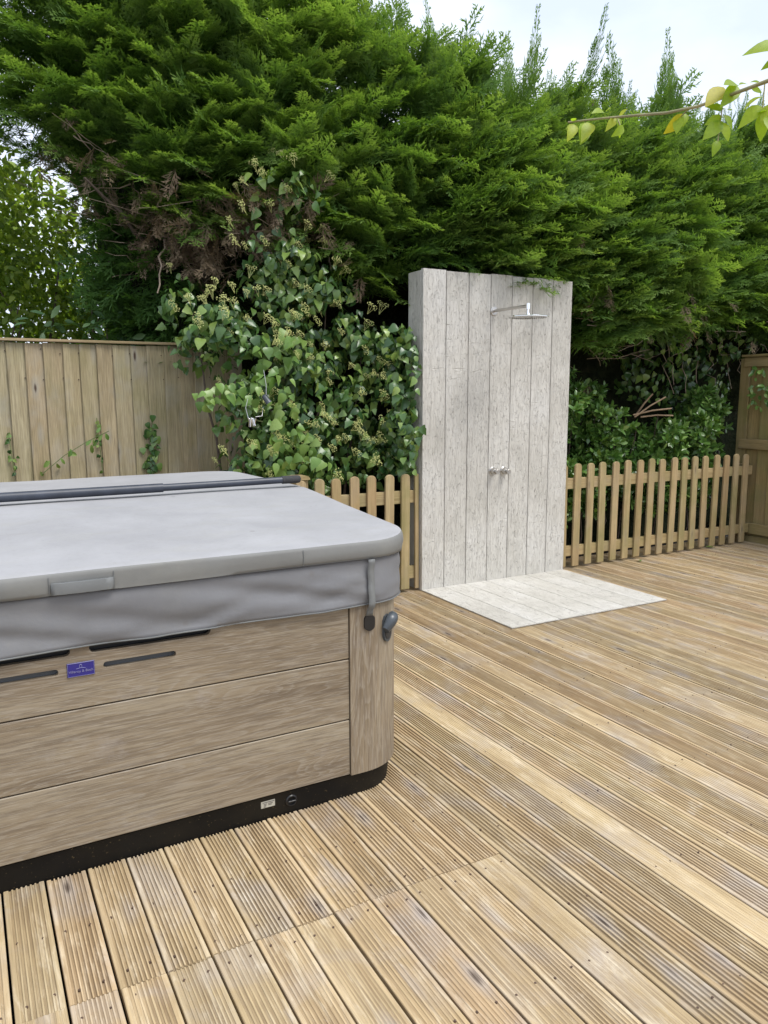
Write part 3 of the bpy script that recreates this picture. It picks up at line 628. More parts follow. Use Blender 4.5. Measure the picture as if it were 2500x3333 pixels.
def make_bough(rg, nsp=7, L=.62):
    V, T, U = [], [], []; n0 = 0; bend = rg.uniform(-.10, .16); rise = rg.uniform(.02, .14)
    def sp(t): return np.array([L*t, bend*t*t, rise*math.sin(2.4*t)*L*1.6])
    items = [(1., 0, L*.36)]+[(.16+.80*i/nsp, s, L*(.50*(1-(.16+.80*i/nsp))+.20)) for i in range(nsp) for s in (-1, 1)]
    for t, s, sl_ in items:
        v, f, u = make_spray(sl_*rg.uniform(.85, 1.15), rg, 6); tg = norm(sp(min(1, t+.05))-sp(t-.05)); a = s*R(rg.uniform(30, 55))
        d = np.array([tg[0]*math.cos(a)-tg[1]*math.sin(a), tg[0]*math.sin(a)+tg[1]*math.cos(a), tg[2]+rg.uniform(-.10, .32)])
        Bm = basis(d, np.array([rg.uniform(-.4, .4), rg.uniform(-.45, .45), 1.])); V.append(v@Bm.T+sp(t*.93)); T.append(f+n0); U.append(u*(.55+.45*t)); n0 += len(v)
    return np.concatenate(V), np.concatenate(T), np.concatenate(U)
rg = random.Random(11)
BOUGH = [make_bough(rg) for _ in range(7)]
SPRAY = [make_spray(.34, rg, 8) for _ in range(5)]
def h_bot(x): return 2.33+.10*np.sin(x*2.1+.5)+.07*np.sin(x*5.3)+np.where(x < -.25, np.clip((-.25-x)*.95, 0, .42), 0.)+np.clip(-1.75-x, 0, 1)*.55-np.where(x > 1.5, np.clip((x-1.5)*.35, 0, .24), 0)
def h_top(x): return np.interp(x, [-3, -1.6, -.5, .2, .75, 1.6, 2.6, 4, 7], [4.8, 5.2, 4.7, 4.0, 3.78, 3.76, 3.82, 3.95, 4.2])+.10*np.sin(x*4.7)+.06*np.sin(x*11+1)
def h_front(x, z):
    """depth of the hedge face"""
    tb = (z-h_bot(x))/(h_top(x)-h_bot(x)); y = .10+.16*(1-np.minimum(1, tb/.16))**2+.95*np.clip(tb-.45, 0, 1)**1.6
    y = y+np.interp(x, [-2.6, -1.7, -.9, -.1, .4, 7], [1.35, .80, .52, .30, .0, .10]); return y+.15*sn_np(x*2.1, z*3.0, 2.)+.07*sn_np(x*5., z*7., 5.)
hedge = empty('conifer_hedge', (1.5, 1.6, 0), label='tall dense green cypress hedge overhanging the shower wall and fences', cat='hedge')
HO = np.array([1.5, 1.6, 0])
PX, PZ = [], []
x = -2.55
bx, bz = np.meshgrid(np.arange(-2.55, 6.4, .156), np.arange(0, 1.0, .070)); bx = bx.ravel()+rng.uniform(-.07, .07, bx.size); tb = np.clip(bz.ravel()+rng.uniform(-.033, .033, bz.size), 0, 1)
zz_ = h_bot(bx)+(h_top(bx)-h_bot(bx))*tb; yy_ = h_front(bx, zz_)
keep = sn_np(bx*3.1, zz_*4.3, 9.)+rng.uniform(-.35, .35, bx.size) > -.72; bx, zz_, yy_, tb = bx[keep], zz_[keep], yy_[keep], tb[keep]
N_ = len(bx)
bias = np.interp(bx, [-2.5, -1.2, -.2, .8, 6], [-.75, -.40, .1, .38, .45])
dx = bias+rng.normal(0, .26, N_); dz = .26+.95*np.clip(tb-.45, 0, 1)+rng.normal(0, .17, N_)-.28*(tb < .10); dy = -np.ones(N_)*(.85-.55*np.clip(tb-.6, 0, 1))
D = norm(np.stack([dx, dy, dz], 1)); Up = norm(np.stack([rng.normal(0, .45, N_)-.15*dx, -.30+rng.normal(0, .3, N_), np.ones(N_)], 1))
sc_ = rng.uniform(.62, 1.05, N_); Bm = basis(D, Up)*sc_[:, None, None]; Pp = np.stack([bx, yy_, zz_], 1)+D*-.30*sc_[:, None]
vi = rng.integers(0, len(BOUGH), N_); VV, TT, UU = [], [], []; n0 = 0
patch = .5+.5*sn_np(bx*1.3, zz_*1.6, 4.)
for b_ in range(len(BOUGH)):
    q = vi == b_; v, t, _ = inst(BOUGH[b_][0], BOUGH[b_][1], Bm[q], Pp[q]); u = (BOUGH[b_][2][None]*.72+(.02+.26*rng.random(q.sum())+.14*patch[q])[:, None]).ravel()
    VV.append(v-HO); TT.append(t+n0); UU.append(u); n0 += len(v)
# upright leaders along the top, feathery against the sky
lx = np.concatenate([rng.uniform(.1, 5.6, 150), np.array([1.05, 1.2, 1.75, 1.95, 2.15, 2.35, 3.0, 3.5, 3.75])]); Nl = len(lx); big = np.arange(Nl) >= 150
lz = h_top(lx)-.16; ly = h_front(lx, h_top(lx))+rng.uniform(-.12, .5, Nl)
D = norm(np.stack([.22+rng.normal(0, .28, Nl), rng.normal(-.1, .2, Nl), np.ones(Nl)], 1)); Up = norm(np.stack([rng.normal(0, .5, Nl), -np.ones(Nl), rng.normal(0, .3, Nl)], 1)); s_ = np.where(big, rng.uniform(.95, 1.2, Nl), rng.uniform(.4, .8, Nl))
vi = rng.integers(0, len(BOUGH), Nl)
for b_ in range(len(BOUGH)):
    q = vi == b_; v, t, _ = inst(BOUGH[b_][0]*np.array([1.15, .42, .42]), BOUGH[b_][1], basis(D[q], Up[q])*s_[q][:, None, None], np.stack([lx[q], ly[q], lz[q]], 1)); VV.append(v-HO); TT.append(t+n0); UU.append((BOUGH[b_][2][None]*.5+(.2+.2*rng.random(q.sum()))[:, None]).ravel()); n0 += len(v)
# looser growth deeper in
Ni = 2600; ix = rng.uniform(-2.5, 6.4, Ni); it = rng.uniform(0, 1, Ni); iz = h_bot(ix)+(h_top(ix)-h_bot(ix))*it; iy = h_front(ix, iz)+rng.uniform(.18, .75, Ni)
D = norm(np.stack([rng.normal(0, .6, Ni), -np.ones(Ni)+rng.normal(0, .3, Ni), rng.normal(.2, .5, Ni)], 1)); Up = norm(rng.normal(0, .5, (Ni, 3))+np.array([0, 0, 1.])); vi = rng.integers(0, len(SPRAY), Ni)
for b_ in range(len(SPRAY)):
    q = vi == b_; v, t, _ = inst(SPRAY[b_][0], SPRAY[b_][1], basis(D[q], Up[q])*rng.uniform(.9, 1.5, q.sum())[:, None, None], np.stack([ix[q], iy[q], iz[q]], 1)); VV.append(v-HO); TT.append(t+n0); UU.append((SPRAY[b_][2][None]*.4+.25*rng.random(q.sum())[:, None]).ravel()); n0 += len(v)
ox = np.array([.12, .3, .5, .68, .85, 1.02, 1.18, 1.34, 1.44, 1.5, 1.56, 1.62]); No = len(ox); D = norm(np.stack([.25+rng.normal(0, .2, No), -.55+rng.normal(0, .12, No), np.where(ox > 1.3, -.42, -.12)+rng.normal(0, .08, No)], 1)); Up = norm(np.stack([rng.normal(0, .2, No), -.35*np.ones(No), np.ones(No)], 1))       # sprays drooping over the top of the shower wall
for i in range(No):
    bb = BOUGH[i % len(BOUGH)]; v, t, _ = inst(bb[0], bb[1], basis(D[i:i+1], Up[i:i+1])*rng.uniform(.42, .62), np.array([[ox[i]-.1, .30, 2.50+rng.uniform(-.03, .05)]])); VV.append(v-HO); TT.append(t+n0); UU.append(bb[2]*.6+.1*rng.random()); n0 += len(v)
Ni = 420; ix = rng.uniform(-1.95, -1.0, Ni); iz = rng.uniform(1.75, 3.0, Ni); iy = 1.30+rng.uniform(-.12, .35, Ni)+.25*np.clip(-1.5-ix, 0, 1)       # sprays in the hollow at the hedge's end, tinted low to paint its shade
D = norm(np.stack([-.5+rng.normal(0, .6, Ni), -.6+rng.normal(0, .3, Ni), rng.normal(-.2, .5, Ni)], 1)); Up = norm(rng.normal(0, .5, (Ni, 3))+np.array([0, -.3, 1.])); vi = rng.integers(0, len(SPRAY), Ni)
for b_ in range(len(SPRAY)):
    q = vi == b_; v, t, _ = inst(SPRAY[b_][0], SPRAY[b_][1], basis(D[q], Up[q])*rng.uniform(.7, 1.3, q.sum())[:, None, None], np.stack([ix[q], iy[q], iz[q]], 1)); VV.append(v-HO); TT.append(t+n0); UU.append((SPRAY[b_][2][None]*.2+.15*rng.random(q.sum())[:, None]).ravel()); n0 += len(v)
link('crown', tri_mesh('crown', np.concatenate(VV), np.concatenate(TT), np.concatenate(UU)), M['conifer'], hedge, kind='stuff')
# lumpy solid for the inner growth, near-black to put the depth's shade into colour
gx = np.arange(-2.1, 6.6, .16); cv, cf = [], []; cols = []
for x in gx:
    zb, zt = float(h_bot(x)), float(h_top(x)); zlow = -.1 if x > -1.75 else zb+.25+.5*max(0, -1.3-x)
    zsq = [zlow]+[zlow+(zt-.30-zlow)*j/22 for j in range(1, 22)]+[zt-.30]; col = []
    for z in zsq:
        yf = float(h_front(x, max(z, zb+.2)))+.66+.5*max(0, -1.2-x) if z > zb-.05 else 1.18+.25*sn(x*2, z*2)
        col.append((x+sn(x*5, z*5)*.07, max(yf, .62)+sn(x*6, z*6, 3)*.13, z))
    col += [(x, 2.75, zt-.5), (x, 3.0, zlow)]; cols.append(col)
n = len(cols[0]); cv = [p for c in cols for p in c]
cf = [(i*n+j, i*n+(j+1) % n, (i+1)*n+(j+1) % n, (i+1)*n+j) for i in range(len(cols)-1) for j in range(n)]+[tuple(range(n)), tuple(range(len(cv)-1, len(cv)-1-n, -1))]
MB().add([tuple(np.array(p)-HO) for p in cv], cf).build('shaded_inner_growth', M['core'], hedge, 60)
def wander(a, b_, n, j, seed):
    a, b_ = Vector(a), Vector(b_); return [a.lerp(b_, i/n)+Vector((sn(i*.7, seed), sn(i*.7, seed+5), sn(i*.7, seed+9)*.6))*j*math.sin(math.pi*min(1, i/n*1.1)) for i in range(n+1)]
def limb(name, a, b_, r0, r1, seed, parent, m, off, n=8, j=.12, seg=7):
    p = wander(a, b_, n, j, seed); return MB().tube([q-Vector(off) for q in p], [r0+(r1-r0)*i/n for i in range(n+1)], seg).build(name, m, parent, 60)
for i, (x, y) in enumerate(((-.95, 1.6), (-.2, 1.7), (.9, 1.6), (2.0, 1.55), (3.1, 1.6), (4.3, 1.6), (5.4, 1.7))):
    limb('trunk', (x, y, -.13), (x+random.uniform(-.2, .2), y+.1, 4.6), .11, .03, i*3.1, hedge, M['bark'], HO, 10, .08, 9)
limb('dead_branch', (-.95, 1.5, 1.9), (-1.55, .85, 2.72), .045, .016, 3, hedge, M['bark'], HO); limb('dead_branch', (-1.0, 1.45, 1.75), (-1.28, 1.0, 2.62), .03, .010, 8, hedge, M['twig'], HO)
limb('dead_branch', (-.95, 1.5, 2.0), (-.75, .95, 2.66), .028, .009, 12, hedge, M['twig'], HO); limb('dead_branch', (-1.1, 1.4, 2.2), (-2.15, .95, 2.98), .026, .008, 15, hedge, M['bark'], HO)
limb('dead_branch', (-.55, 1.3, 1.9), (-.62, .85, 2.62), .022, .008, 22, hedge, M['twig'], HO); limb('dead_branch', (-1.62, .95, 2.62), (-1.72, .82, 2.22), .009, .005, 25, hedge, M['twig'], HO, 6, .05)
tw = MB()                                              # tangle of dead twigs under the boughs
for i in range(230):
    x = random.uniform(-2.2, -.35) if i < 150 else random.uniform(1.3, 4.4); z = (float(h_bot(x))+random.uniform(-.28, .30)); y = float(h_front(x, z+.2))+random.uniform(-.02, .45)
    L = random.uniform(.18, .5); a = random.uniform(-.9, .9); p = wander((x, y, z), (x+L*math.sin(a)*1.2-.1, y-L*.55*random.random(), z+L*random.uniform(-.35, .45)), 4, .06, i*1.3)
    tw.tube([q-Vector(HO) for q in p], [random.uniform(.003, .006)*(1-.16*k) for k in range(5)], 4, False)
tw.build('dead_twigs', M['twig'], hedge, None, kind='stuff')
Nd = 300; ddx = np.where(rng.random(Nd) < .93, rng.normal(-1.25, .42, Nd), rng.uniform(1.4, 4.2, Nd)); ddz = h_bot(ddx)+rng.normal(.05, .14, Nd); ddy = h_front(ddx, ddz+.15)+rng.uniform(-.2, .2, Nd)
D = norm(np.stack([rng.normal(-.2, .6, Nd), -.5+rng.normal(0, .4, Nd), -.55+rng.normal(0, .45, Nd)], 1)); Up = norm(rng.normal(0, .7, (Nd, 3))+np.array([0, -.4, .6])); VV, TT, UU = [], [], []; n0 = 0; vi = rng.integers(0, 5, Nd)
for b_ in range(5):
    q = vi == b_; v, t, _ = inst(SPRAY[b_][0]*np.array([1, .7, 1]), SPRAY[b_][1], basis(D[q], Up[q])*rng.uniform(.4, .75, q.sum())[:, None, None], np.stack([ddx[q], ddy[q], ddz[q]], 1)); VV.append(v-HO); TT.append(t+n0); UU.append((SPRAY[b_][2][None]*.3+.6*rng.random(q.sum())[:, None]).ravel()); n0 += len(v)
link('dead_sprays', tri_mesh('dead_sprays', np.concatenate(VV), np.concatenate(TT), np.concatenate(UU)), M['deadspray'], hedge, kind='stuff')

# ------------------------------------------------------------------ leaves
def blade(outline, fold=.18, droop=.22, curl=0.):
    """leaf blade along +x from its stalk: list of (x, half width); folded on the midrib, tip drooping"""
    V, T = [], []
    for (x, h) in outline:
        zc = -droop*x*x; V += [(x, 0, zc), (x-.10*h, h, zc+fold*h), (x-.10*h, -h, zc+fold*h)]
    for i in range(len(outline)-1):
        a, b_ = i*3, i*3+3; T += [(a, b_, b_+1), (a, b_+1, a+1), (a, a+2, b_+2), (a, b_+2, b_)]
    return np.array(V, float), np.array(T)
IVY = [blade([(0, .02), (.02, .22), (.12, .40), (.30, .46), (.50, .40), (.70, .27), (.87, .12), (1, .004)], .22, .30), blade([(-.08, .16), (.04, .38), (.22, .45), (.42, .36), (.55, .30), (.74, .20), (1, .004)], .12, .40), blade([(0, .02), (.01, .26), (.10, .46), (.24, .38), (.36, .33), (.48, .36), (.66, .22), (.85, .10), (1, .004)], .30, .18), blade([(0, .02), (.12, .24), (.34, .36), (.58, .31), (.8, .16), (1, .004)], .35, .45)]
OVAL = [blade([(0, .02), (.16, .13), (.42, .235), (.68, .24), (.88, .14), (1, .01)], .25, .18), blade([(0, .02), (.2, .15), (.5, .25), (.75, .22), (1, .01)], .42, .05), blade([(0, .02), (.2, .12), (.5, .2), (.8, .17), (1, .01)], .1, .4)]
LANCE = [blade([(0, .01), (.12, .13), (.28, .22), (.45, .25), (.62, .22), (.78, .15), (.9, .07), (1, .004)], .16, .2), blade([(0, .01), (.14, .15), (.3, .24), (.5, .26), (.68, .20), (.84, .11), (1, .004)], .35, .35)]
def to_cam(P): return np.linalg.norm(P-CAM, axis=1)
def in_frame(P):
    d = P-CAM; z = d@fw; u = (d@rt)/z*FPX/2500; v = (d@up)/z*FPX/3333; return (z > 0) & (abs(u) < .5) & (abs(v) < .5)
def leaves(thing, org, P, D, Nn, S, shapes, m, keep, name='leaf', rest='leaf_mass', front=None):
    """the 'keep' leaves that show largest become parts, the others one joined part"""
    B = basis(D, Nn)*S[:, None, None]; org = np.array(org); fac = np.abs(np.einsum('ni,ni->n', norm(Nn), norm(CAM-P)))
    score = S*(.3+fac)/to_cam(P)*in_frame(P)
    if front is not None: score = score*front
    order = np.argsort(-score); vi = rng.integers(0, len(shapes), len(P)); top = order[:keep]
    mes = [tri_mesh(name, *s, sm=True) for s in shapes]
    for me_ in mes: me_.materials.append(m)
    for i in top:
        o = bpy.data.objects.new(name, mes[vi[i]]); C.objects.link(o); o.parent = thing
        mm = np.eye(4); mm[:3, :3] = B[i]; mm[:3, 3] = P[i]-org; o.matrix_basis = Matrix(mm.tolist())
    r_ = order[keep:]
    if len(r_):
        VV, TT, UU = [], [], []; n0 = 0
        for k, s in enumerate(shapes):
            q = r_[vi[r_] == k]
            if len(q): v, t, u = inst(s[0], s[1], B[q], P[q], rng.random(len(q))); VV.append(v-org); TT.append(t+n0); UU.append(u); n0 += len(v)
        link(rest, tri_mesh(rest, np.concatenate(VV), np.concatenate(TT), np.concatenate(UU), True), m, thing, kind='stuff')
def on_blobs(blobs, n, inner=.0):
    """points on the outside of a union of ellipsoids, with outward normals"""
    c = np.array([b_[0] for b_ in blobs]); r_ = np.array([b_[1] for b_ in blobs]); wgt = (r_[:, 0]*r_[:, 2]); wgt = wgt/wgt.sum(); P, Nn, F = [], [], []
    while len(P) < n:
        k = rng.choice(len(blobs), p=wgt); d = norm(rng.normal(size=3)); dep = rng.random()**1.5*.45; p = c[k]+d*r_[k]*(1-dep)*(1+.10*sn(d[0]*3+k, d[1]*3, d[2]*3)); q = ((p-c)/r_)
        if (np.delete((q**2).sum(1), k) < (1-dep)**2*.82).any() and rng.random() > inner: continue
        P.append(p); Nn.append(norm(d/r_[k])); F.append(1-dep)
    return np.array(P), np.array(Nn), np.array(F)

def clumps(blobs, n, lo, hi):
    P, Nn, F = on_blobs(blobs, n); return [(tuple(P[i]-Nn[i]*.05), tuple(rng.uniform(lo, hi)*np.array([1., .85, .8]))) for i in range(n)]
# ivy over the end of the fence
IO = (-.9, .35, 0)
ivy = empty('ivy', IO, label='big clump of dark green flowering ivy beside the shower wall', cat='ivy')
blobs = [((-.10, .20, 1.30), (.11, .20, .50)), ((-.10, .24, 1.85), (.12, .22, .25)), ((-.55, .52, 1.42), (.66, .42, .55)), ((-1.12, .62, 1.92), (.56, .42, .40)), ((-.32, .56, 1.78), (.47, .36, .45)), ((-.70, .62, 2.30), (.46, .32, .36)), ((-.92, .50, 2.66), (.32, .22, .34)), ((-.78, .36, 2.92), (.20, .14, .20)), ((-1.02, .42, 2.95), (.16, .12, .16)), ((-.45, .44, 1.02), (.60, .34, .26)), ((-1.22, .52, 1.35), (.27, .28, .40)), ((-1.12, .50, 1.02), (.30, .3, .25)), ((-1.55, .78, 2.15), (.22, .22, .24)), ((-.22, .50, 1.25), (.34, .36, .45))]
core_b = [(c_, tuple(np.array(r_)*.86)) for c_, r_ in blobs]; P, Nn, F = on_blobs(clumps(core_b, 95, .10, .19), 4000, .12); P2, N3, F2 = on_blobs(core_b, 800); P, Nn, F = np.concatenate([P, P2]), np.concatenate([Nn, N3]), np.concatenate([F, F2*.7])
ok = (P[:, 0] < -.02) | (P[:, 1] > .26); P, Nn, F = P[ok], Nn[ok], F[ok]; n = len(P)
D = norm(np.stack([rng.normal(0, .8, n), rng.normal(0, .35, n), -np.ones(n)*.8], 1)+Nn*.35); N2 = norm(Nn*.7+rng.normal(0, .48, (n, 3))+np.array([0, -.25, .35]))
leaves(ivy, IO, P, D, N2, .036+.055*rng.random(n)**1.3, IVY, M['ivy'], 300, front=F**3)
P, Nn, F = on_blobs([((-.075, .13, 1.22), (.075, .20, .34)), ((-.07, .14, 1.75), (.07, .18, .22)), ((-.10, .12, 1.02), (.09, .16, .14))], 190, 1.); P[:, 0] = np.minimum(P[:, 0], -.012); n = len(P)      # leaves pressed against the end of the shower wall
leaves(ivy, IO, P, norm(np.stack([rng.normal(0, .5, n), rng.normal(-.2, .5, n), -np.ones(n)*.8], 1)), norm(np.stack([-.5+rng.normal(0, .4, n), -np.ones(n)*.7, rng.uniform(0, .8, n)], 1)), rng.uniform(.04, .085, n), IVY, M['ivy'], 190, 'wall_leaf')
# paler young shoots hanging out over the tub
yb = [((-1.10, .22, 1.48), (.20, .12, .20)), ((-1.34, .30, 1.52), (.20, .10, .09)), ((-1.02, .18, 1.15), (.26, .12, .20)), ((-1.0, .3, 1.80), (.20, .12, .16)), ((-.85, .14, .98), (.22, .1, .09)), ((-1.5, .32, 1.50), (.12, .08, .09))]
P, Nn, F = on_blobs(yb, 170, 1.); n = len(P); D = norm(np.stack([rng.normal(-.1, .8, n), rng.normal(-.2, .3, n), -np.ones(n)*.8], 1)); N2 = norm(np.stack([rng.normal(-.1, .6, n), -np.ones(n), rng.uniform(.0, 1.2, n)], 1))
leaves(ivy, IO, P, D, N2, rng.uniform(.04, .095, n), IVY, M['ivylight'], 170, 'young_leaf')
for i, (a, b_) in enumerate((((-.9, .9, 0), (-.86, .72, 2.75)), ((-.6, .8, 0), (-.5, .6, 2.2)), ((-1.2, .8, 0), (-1.5, .75, 2.15)), ((-.4, .7, 0), (-.25, .5, 1.8)), ((-1.05, .5, 1.3), (-1.58, .3, 1.52)), ((-.9, .75, 2.2), (-.62, .4, 2.86)))):
    limb('stem', a, b_, .016 if i < 4 else .006, .004, 40+i, ivy, M['bark'] if i < 4 else M['stem'], IO, 9, .10, 6)
def umbel_mesh(seed):
    rr = random.Random(seed); mb = MB(); sub = rr.choice((3, 4, 5))
    for s in range(sub):
        a = 2*math.pi*s/sub+rr.random(); c = Vector((math.cos(a)*.026*(s > 0), math.sin(a)*.026*(s > 0), .03+.018*rr.random())); mb.tube([(0, 0, -.03), c], .0013, 3, False)
        for k in range(13):
            d = Vector((rr.gauss(0, 1), rr.gauss(0, 1), rr.gauss(.35, .8))).normalized(); e = c+d*rr.uniform(.013, .018); r_ = .0036
            mb.add([e+Vector(q)*r_ for q in ((1, 0, 0), (-1, 0, 0), (0, 1, 0), (0, -1, 0), (0, 0, 1), (0, 0, -1))], [(0, 2, 4), (2, 1, 4), (1, 3, 4), (3, 0, 4), (2, 0, 5), (1, 2, 5), (3, 1, 5), (0, 3, 5)])
    me_ = mb.mesh('flower_umbel'); me_.materials.append(M['umbel']); return me_
um = [umbel_mesh(i) for i in range(6)]; P, Nn, F = on_blobs(blobs, 900); q = np.argsort(-(F*(Nn@np.array([-.2, -.8, .5]))))[:330]; q = q[rng.permutation(330)[:150]]
ok = [i for i in q if P[i][0] < -.03]
for i in ok:
    d = Vector(Nn[i])*.7+Vector((random.uniform(-.3, .3), -.25, .55)); o = bpy.data.objects.new('flower_umbel', random.choice(um)); C.objects.link(o); o.parent = ivy
    o.location = Vector(P[i])-Vector(IO)+Vector(Nn[i])*.045; o.rotation_euler = d.to_track_quat('Z', 'Y').to_euler(); o.scale = (random.uniform(.75, 1.3),)*3

# glossy shrub behind the right-hand picket fence
SO = (2.8, .45, 0)
shrub = empty('glossy_shrub', SO, label='bushy evergreen shrub with small glossy leaves behind the long picket fence', cat='shrub')
sb = [((1.95, .50, 1.30), (.58, .36, .42)), ((2.45, .50, 1.12), (.50, .38, .34)), ((2.95, .48, 1.02), (.45, .36, .28)), ((3.45, .50, 1.10), (.42, .36, .36)), ((3.85, .50, 1.30), (.30, .30, .36)), ((1.70, .55, 1.62), (.34, .32, .30)), ((1.75, .52, .75), (.42, .34, .5)), ((2.6, .55, .62), (.8, .3, .4)), ((3.5, .55, .62), (.5, .3, .35)), ((2.25, .6, 1.52), (.3, .28, .2))]
P, Nn, F = on_blobs(clumps([(c_, tuple(np.array(r_)*.88)) for c_, r_ in sb], 120, .10, .2), 1500, .12); n = len(P)
per = 7; Pn = norm(Nn+rng.normal(0, .3, (n, 3))+np.array([0, -.1, .45])); a = np.tile(np.arange(per)*2.4, n)+np.repeat(rng.random(n)*6, per); ax = np.repeat(Pn, per, 0); t1 = norm(np.cross(ax, np.array([.3, .2, 1.]))); t2 = np.cross(ax, t1)
op = np.tile(np.linspace(.25, 1.25, per), n); D = norm(ax*np.cos(op)[:, None]+(t1*np.cos(a)[:, None]+t2*np.sin(a)[:, None])*np.sin(op)[:, None]); N2 = norm(ax-D*.3+rng.normal(0, .15, (n*per, 3)))
PP = np.repeat(P, per, 0)-ax*np.tile(np.linspace(0, .035, per), n)[:, None]; ok = (PP[:, 1] > .105) | (PP[:, 2] > .96)
leaves(shrub, SO, PP[ok], D[ok], N2[ok], rng.uniform(.055, .09, ok.sum()), OVAL, M['shrub'], 300, front=np.repeat(F, per)[ok]**3)
for i in range(9): limb('stem', (1.8+.25*i, .75, -.1), (1.65+.28*i, .5, 1.1+.3*random.random()), .012, .004, 70+i, shrub, M['bark'], SO, 7, .08, 6)
for i, (a, b_) in enumerate((((2.62, .4, 1.28), (2.86, .25, 1.47)), ((2.6, .4, 1.3), (2.98, .28, 1.36)), ((2.66, .42, 1.3), (2.74, .3, 1.50)), ((2.7, .4, 1.28), (3.03, .3, 1.29)))):
    MB().tube([Vector(a)-Vector(SO), (Vector(a)+Vector(b_))/2-Vector(SO)+Vector((0, 0, .012)), Vector(b_)-Vector(SO)], [.009, .008, .0075], 8).build('cut_branch', M['cutwood'], shrub, 50)
# dark ivy trailing under the hedge by the side fence
TO = (3.9, .7, 0); tr_ = empty('trailing_ivy', TO, label='ivy trailing down from the hedge beside the side fence', cat='ivy')
P, Nn, F = on_blobs([((3.45, .75, 2.0), (.40, .3, .25)), ((4.25, .65, 2.05), (.45, .3, .22)), ((4.05, .9, 1.6), (.5, .25, .4)), ((3.3, .95, 1.7), (.35, .25, .3))], 620); n = len(P); D = norm(np.stack([rng.normal(0, .5, n), rng.normal(0, .3, n), -np.ones(n)], 1)); N2 = norm(Nn+rng.normal(0, .4, (n, 3))+np.array([0, -.4, .2]))
leaves(tr_, TO, P, D, N2, rng.uniform(.05, .09, n), IVY, M['ivy'], 120, front=F**2)
for i in range(7): limb('stem', (3.2+.2*i, .75, 2.15), (3.25+.19*i+random.uniform(-.15, .15), .6, 1.45+.2*random.random()), .005, .003, 90+i, tr_, M['twig'], TO, 8, .14, 5)
P = np.array([[4.0-.03-.02*random.random(), .12-.25*random.random(), 1.35+.42*random.random()] for _ in range(46)]); n = len(P); D = norm(rng.normal(0, .6, (n, 3))+np.array([-.3, -.2, -.5])); N2 = norm(rng.normal(0, .4, (n, 3))+np.array([-.8, -.5, .4]))
leaves(tr_, TO, P+np.array([-.05, 0, 0]), D, N2, rng.uniform(.05, .08, n), OVAL, M['shrub'], 60, 'fence_leaf')

# climbers on the board fence
def climber(pts, n, size, label, m, shapes, spread=.03):
    o3 = (pts[0][0], .97, pts[0][2]); t = empty('ivy_sprig', o3, label=label, cat='ivy', group='small ivy on the board fence')
    MB().tube([Vector(p)-Vector(o3) for p in pts], .003, 5).build('stem', M['stem'], t, 50); pts = np.array(pts); k = rng.random(n)*(len(pts)-1.001); i = k.astype(int); P = pts[i]+(pts[i+1]-pts[i])*(k-i)[:, None]+rng.normal(0, spread, (n, 3))*np.array([1, .3, 1])
    P[:, 1] = np.minimum(P[:, 1], .968); D = norm(np.stack([rng.normal(0, .7, n), rng.normal(-.1, .2, n), -np.ones(n)*.8], 1)); N2 = norm(np.stack([rng.normal(0, .4, n), -np.ones(n), rng.uniform(0, .6, n)], 1)); leaves(t, o3, P, D, N2, rng.uniform(size*.7, size*1.3, n), shapes, m, n)
climber([(-1.79, .965, .95), (-1.78, .96, 1.1), (-1.77, .955, 1.30)], 42, .05, 'dense dark tuft of ivy climbing the board fence', M['ivy'], IVY, .03)
climber([(-2.55, .96, .95), (-2.40, .92, 1.08), (-2.24, .88, 1.18), (-2.10, .84, 1.25)], 15, .055, 'leaning green sprig against the board fence', M['ivylight'], OVAL, .02)
climber([(-2.14, .965, .95), (-2.15, .965, 1.15), (-2.16, .965, 1.34)], 13, .03, 'thin line of tiny ivy beside the leaning sprig on the fence', M['ivy'], IVY, .01)
climber([(-2.72, .965, .95), (-2.73, .965, 1.1), (-2.74, .965, 1.25)], 12, .03, 'thin line of tiny ivy on the fence away from the sprig', M['ivy'], IVY, .01)

# ------------------------------------------------------------------ broadleaf growth beyond the board fence
def bush(name, org, blobs, n, size, m, shapes, label, cat, keep, stems, rest_inner=.3, **kw):
    t = empty(name, org, label=label, cat=cat, **kw); P, Nn, F = on_blobs(blobs, n, rest_inner); D = norm(rng.normal(0, .6, (n, 3))+Nn*.5+np.array([0, 0, -.2])); N2 = norm(Nn*.4+rng.normal(0, .55, (n, 3))+np.array([0, 0, .5]))
    leaves(t, org, P, D, N2, rng.uniform(size*.7, size*1.3, n), shapes, m, keep, front=F)
    for i, (a, b_, r0) in enumerate(stems): limb('stem', a, b_, r0, r0*.3, 120+i*2+len(label), t, M['bark'], org, 9, .16, 6)
    return t
bush('privet_shrub', (-2.9, 2.4, 0), [((-3.1, 2.3, 2.35), (.85, .6, .75)), ((-2.5, 2.5, 2.0), (.65, .5, .6)), ((-3.0, 2.2, 3.1), (.65, .5, .6)), ((-2.2, 2.6, 2.45), (.55, .4, .5)), ((-2.5, 2.9, 3.0), (.6, .4, .5)), ((-2.0, 2.9, 2.0), (.5, .4, .6)), ((-3.3, 2.9, 2.6), (.7, .4, .8))], 12000, .065, M['privet'], LANCE, 'light green leafy shrub behind the board fence', 'shrub', 200,
     [((-2.9, 2.5, -.13), (-2.8, 2.3, 2.9), .03), ((-2.6, 2.5, -.13), (-2.2, 2.2, 2.6), .025), ((-2.4, 2.4, .8), (-1.9, 1.8, 2.3), .02), ((-2.2, 2.2, 1.2), (-2.75, 2.0, 2.5), .015), ((-2.1, 2.0, .5), (-2.0, 1.7, 2.7), .02), ((-3.1, 2.3, 0), (-2.55, 1.9, 2.2), .018)])
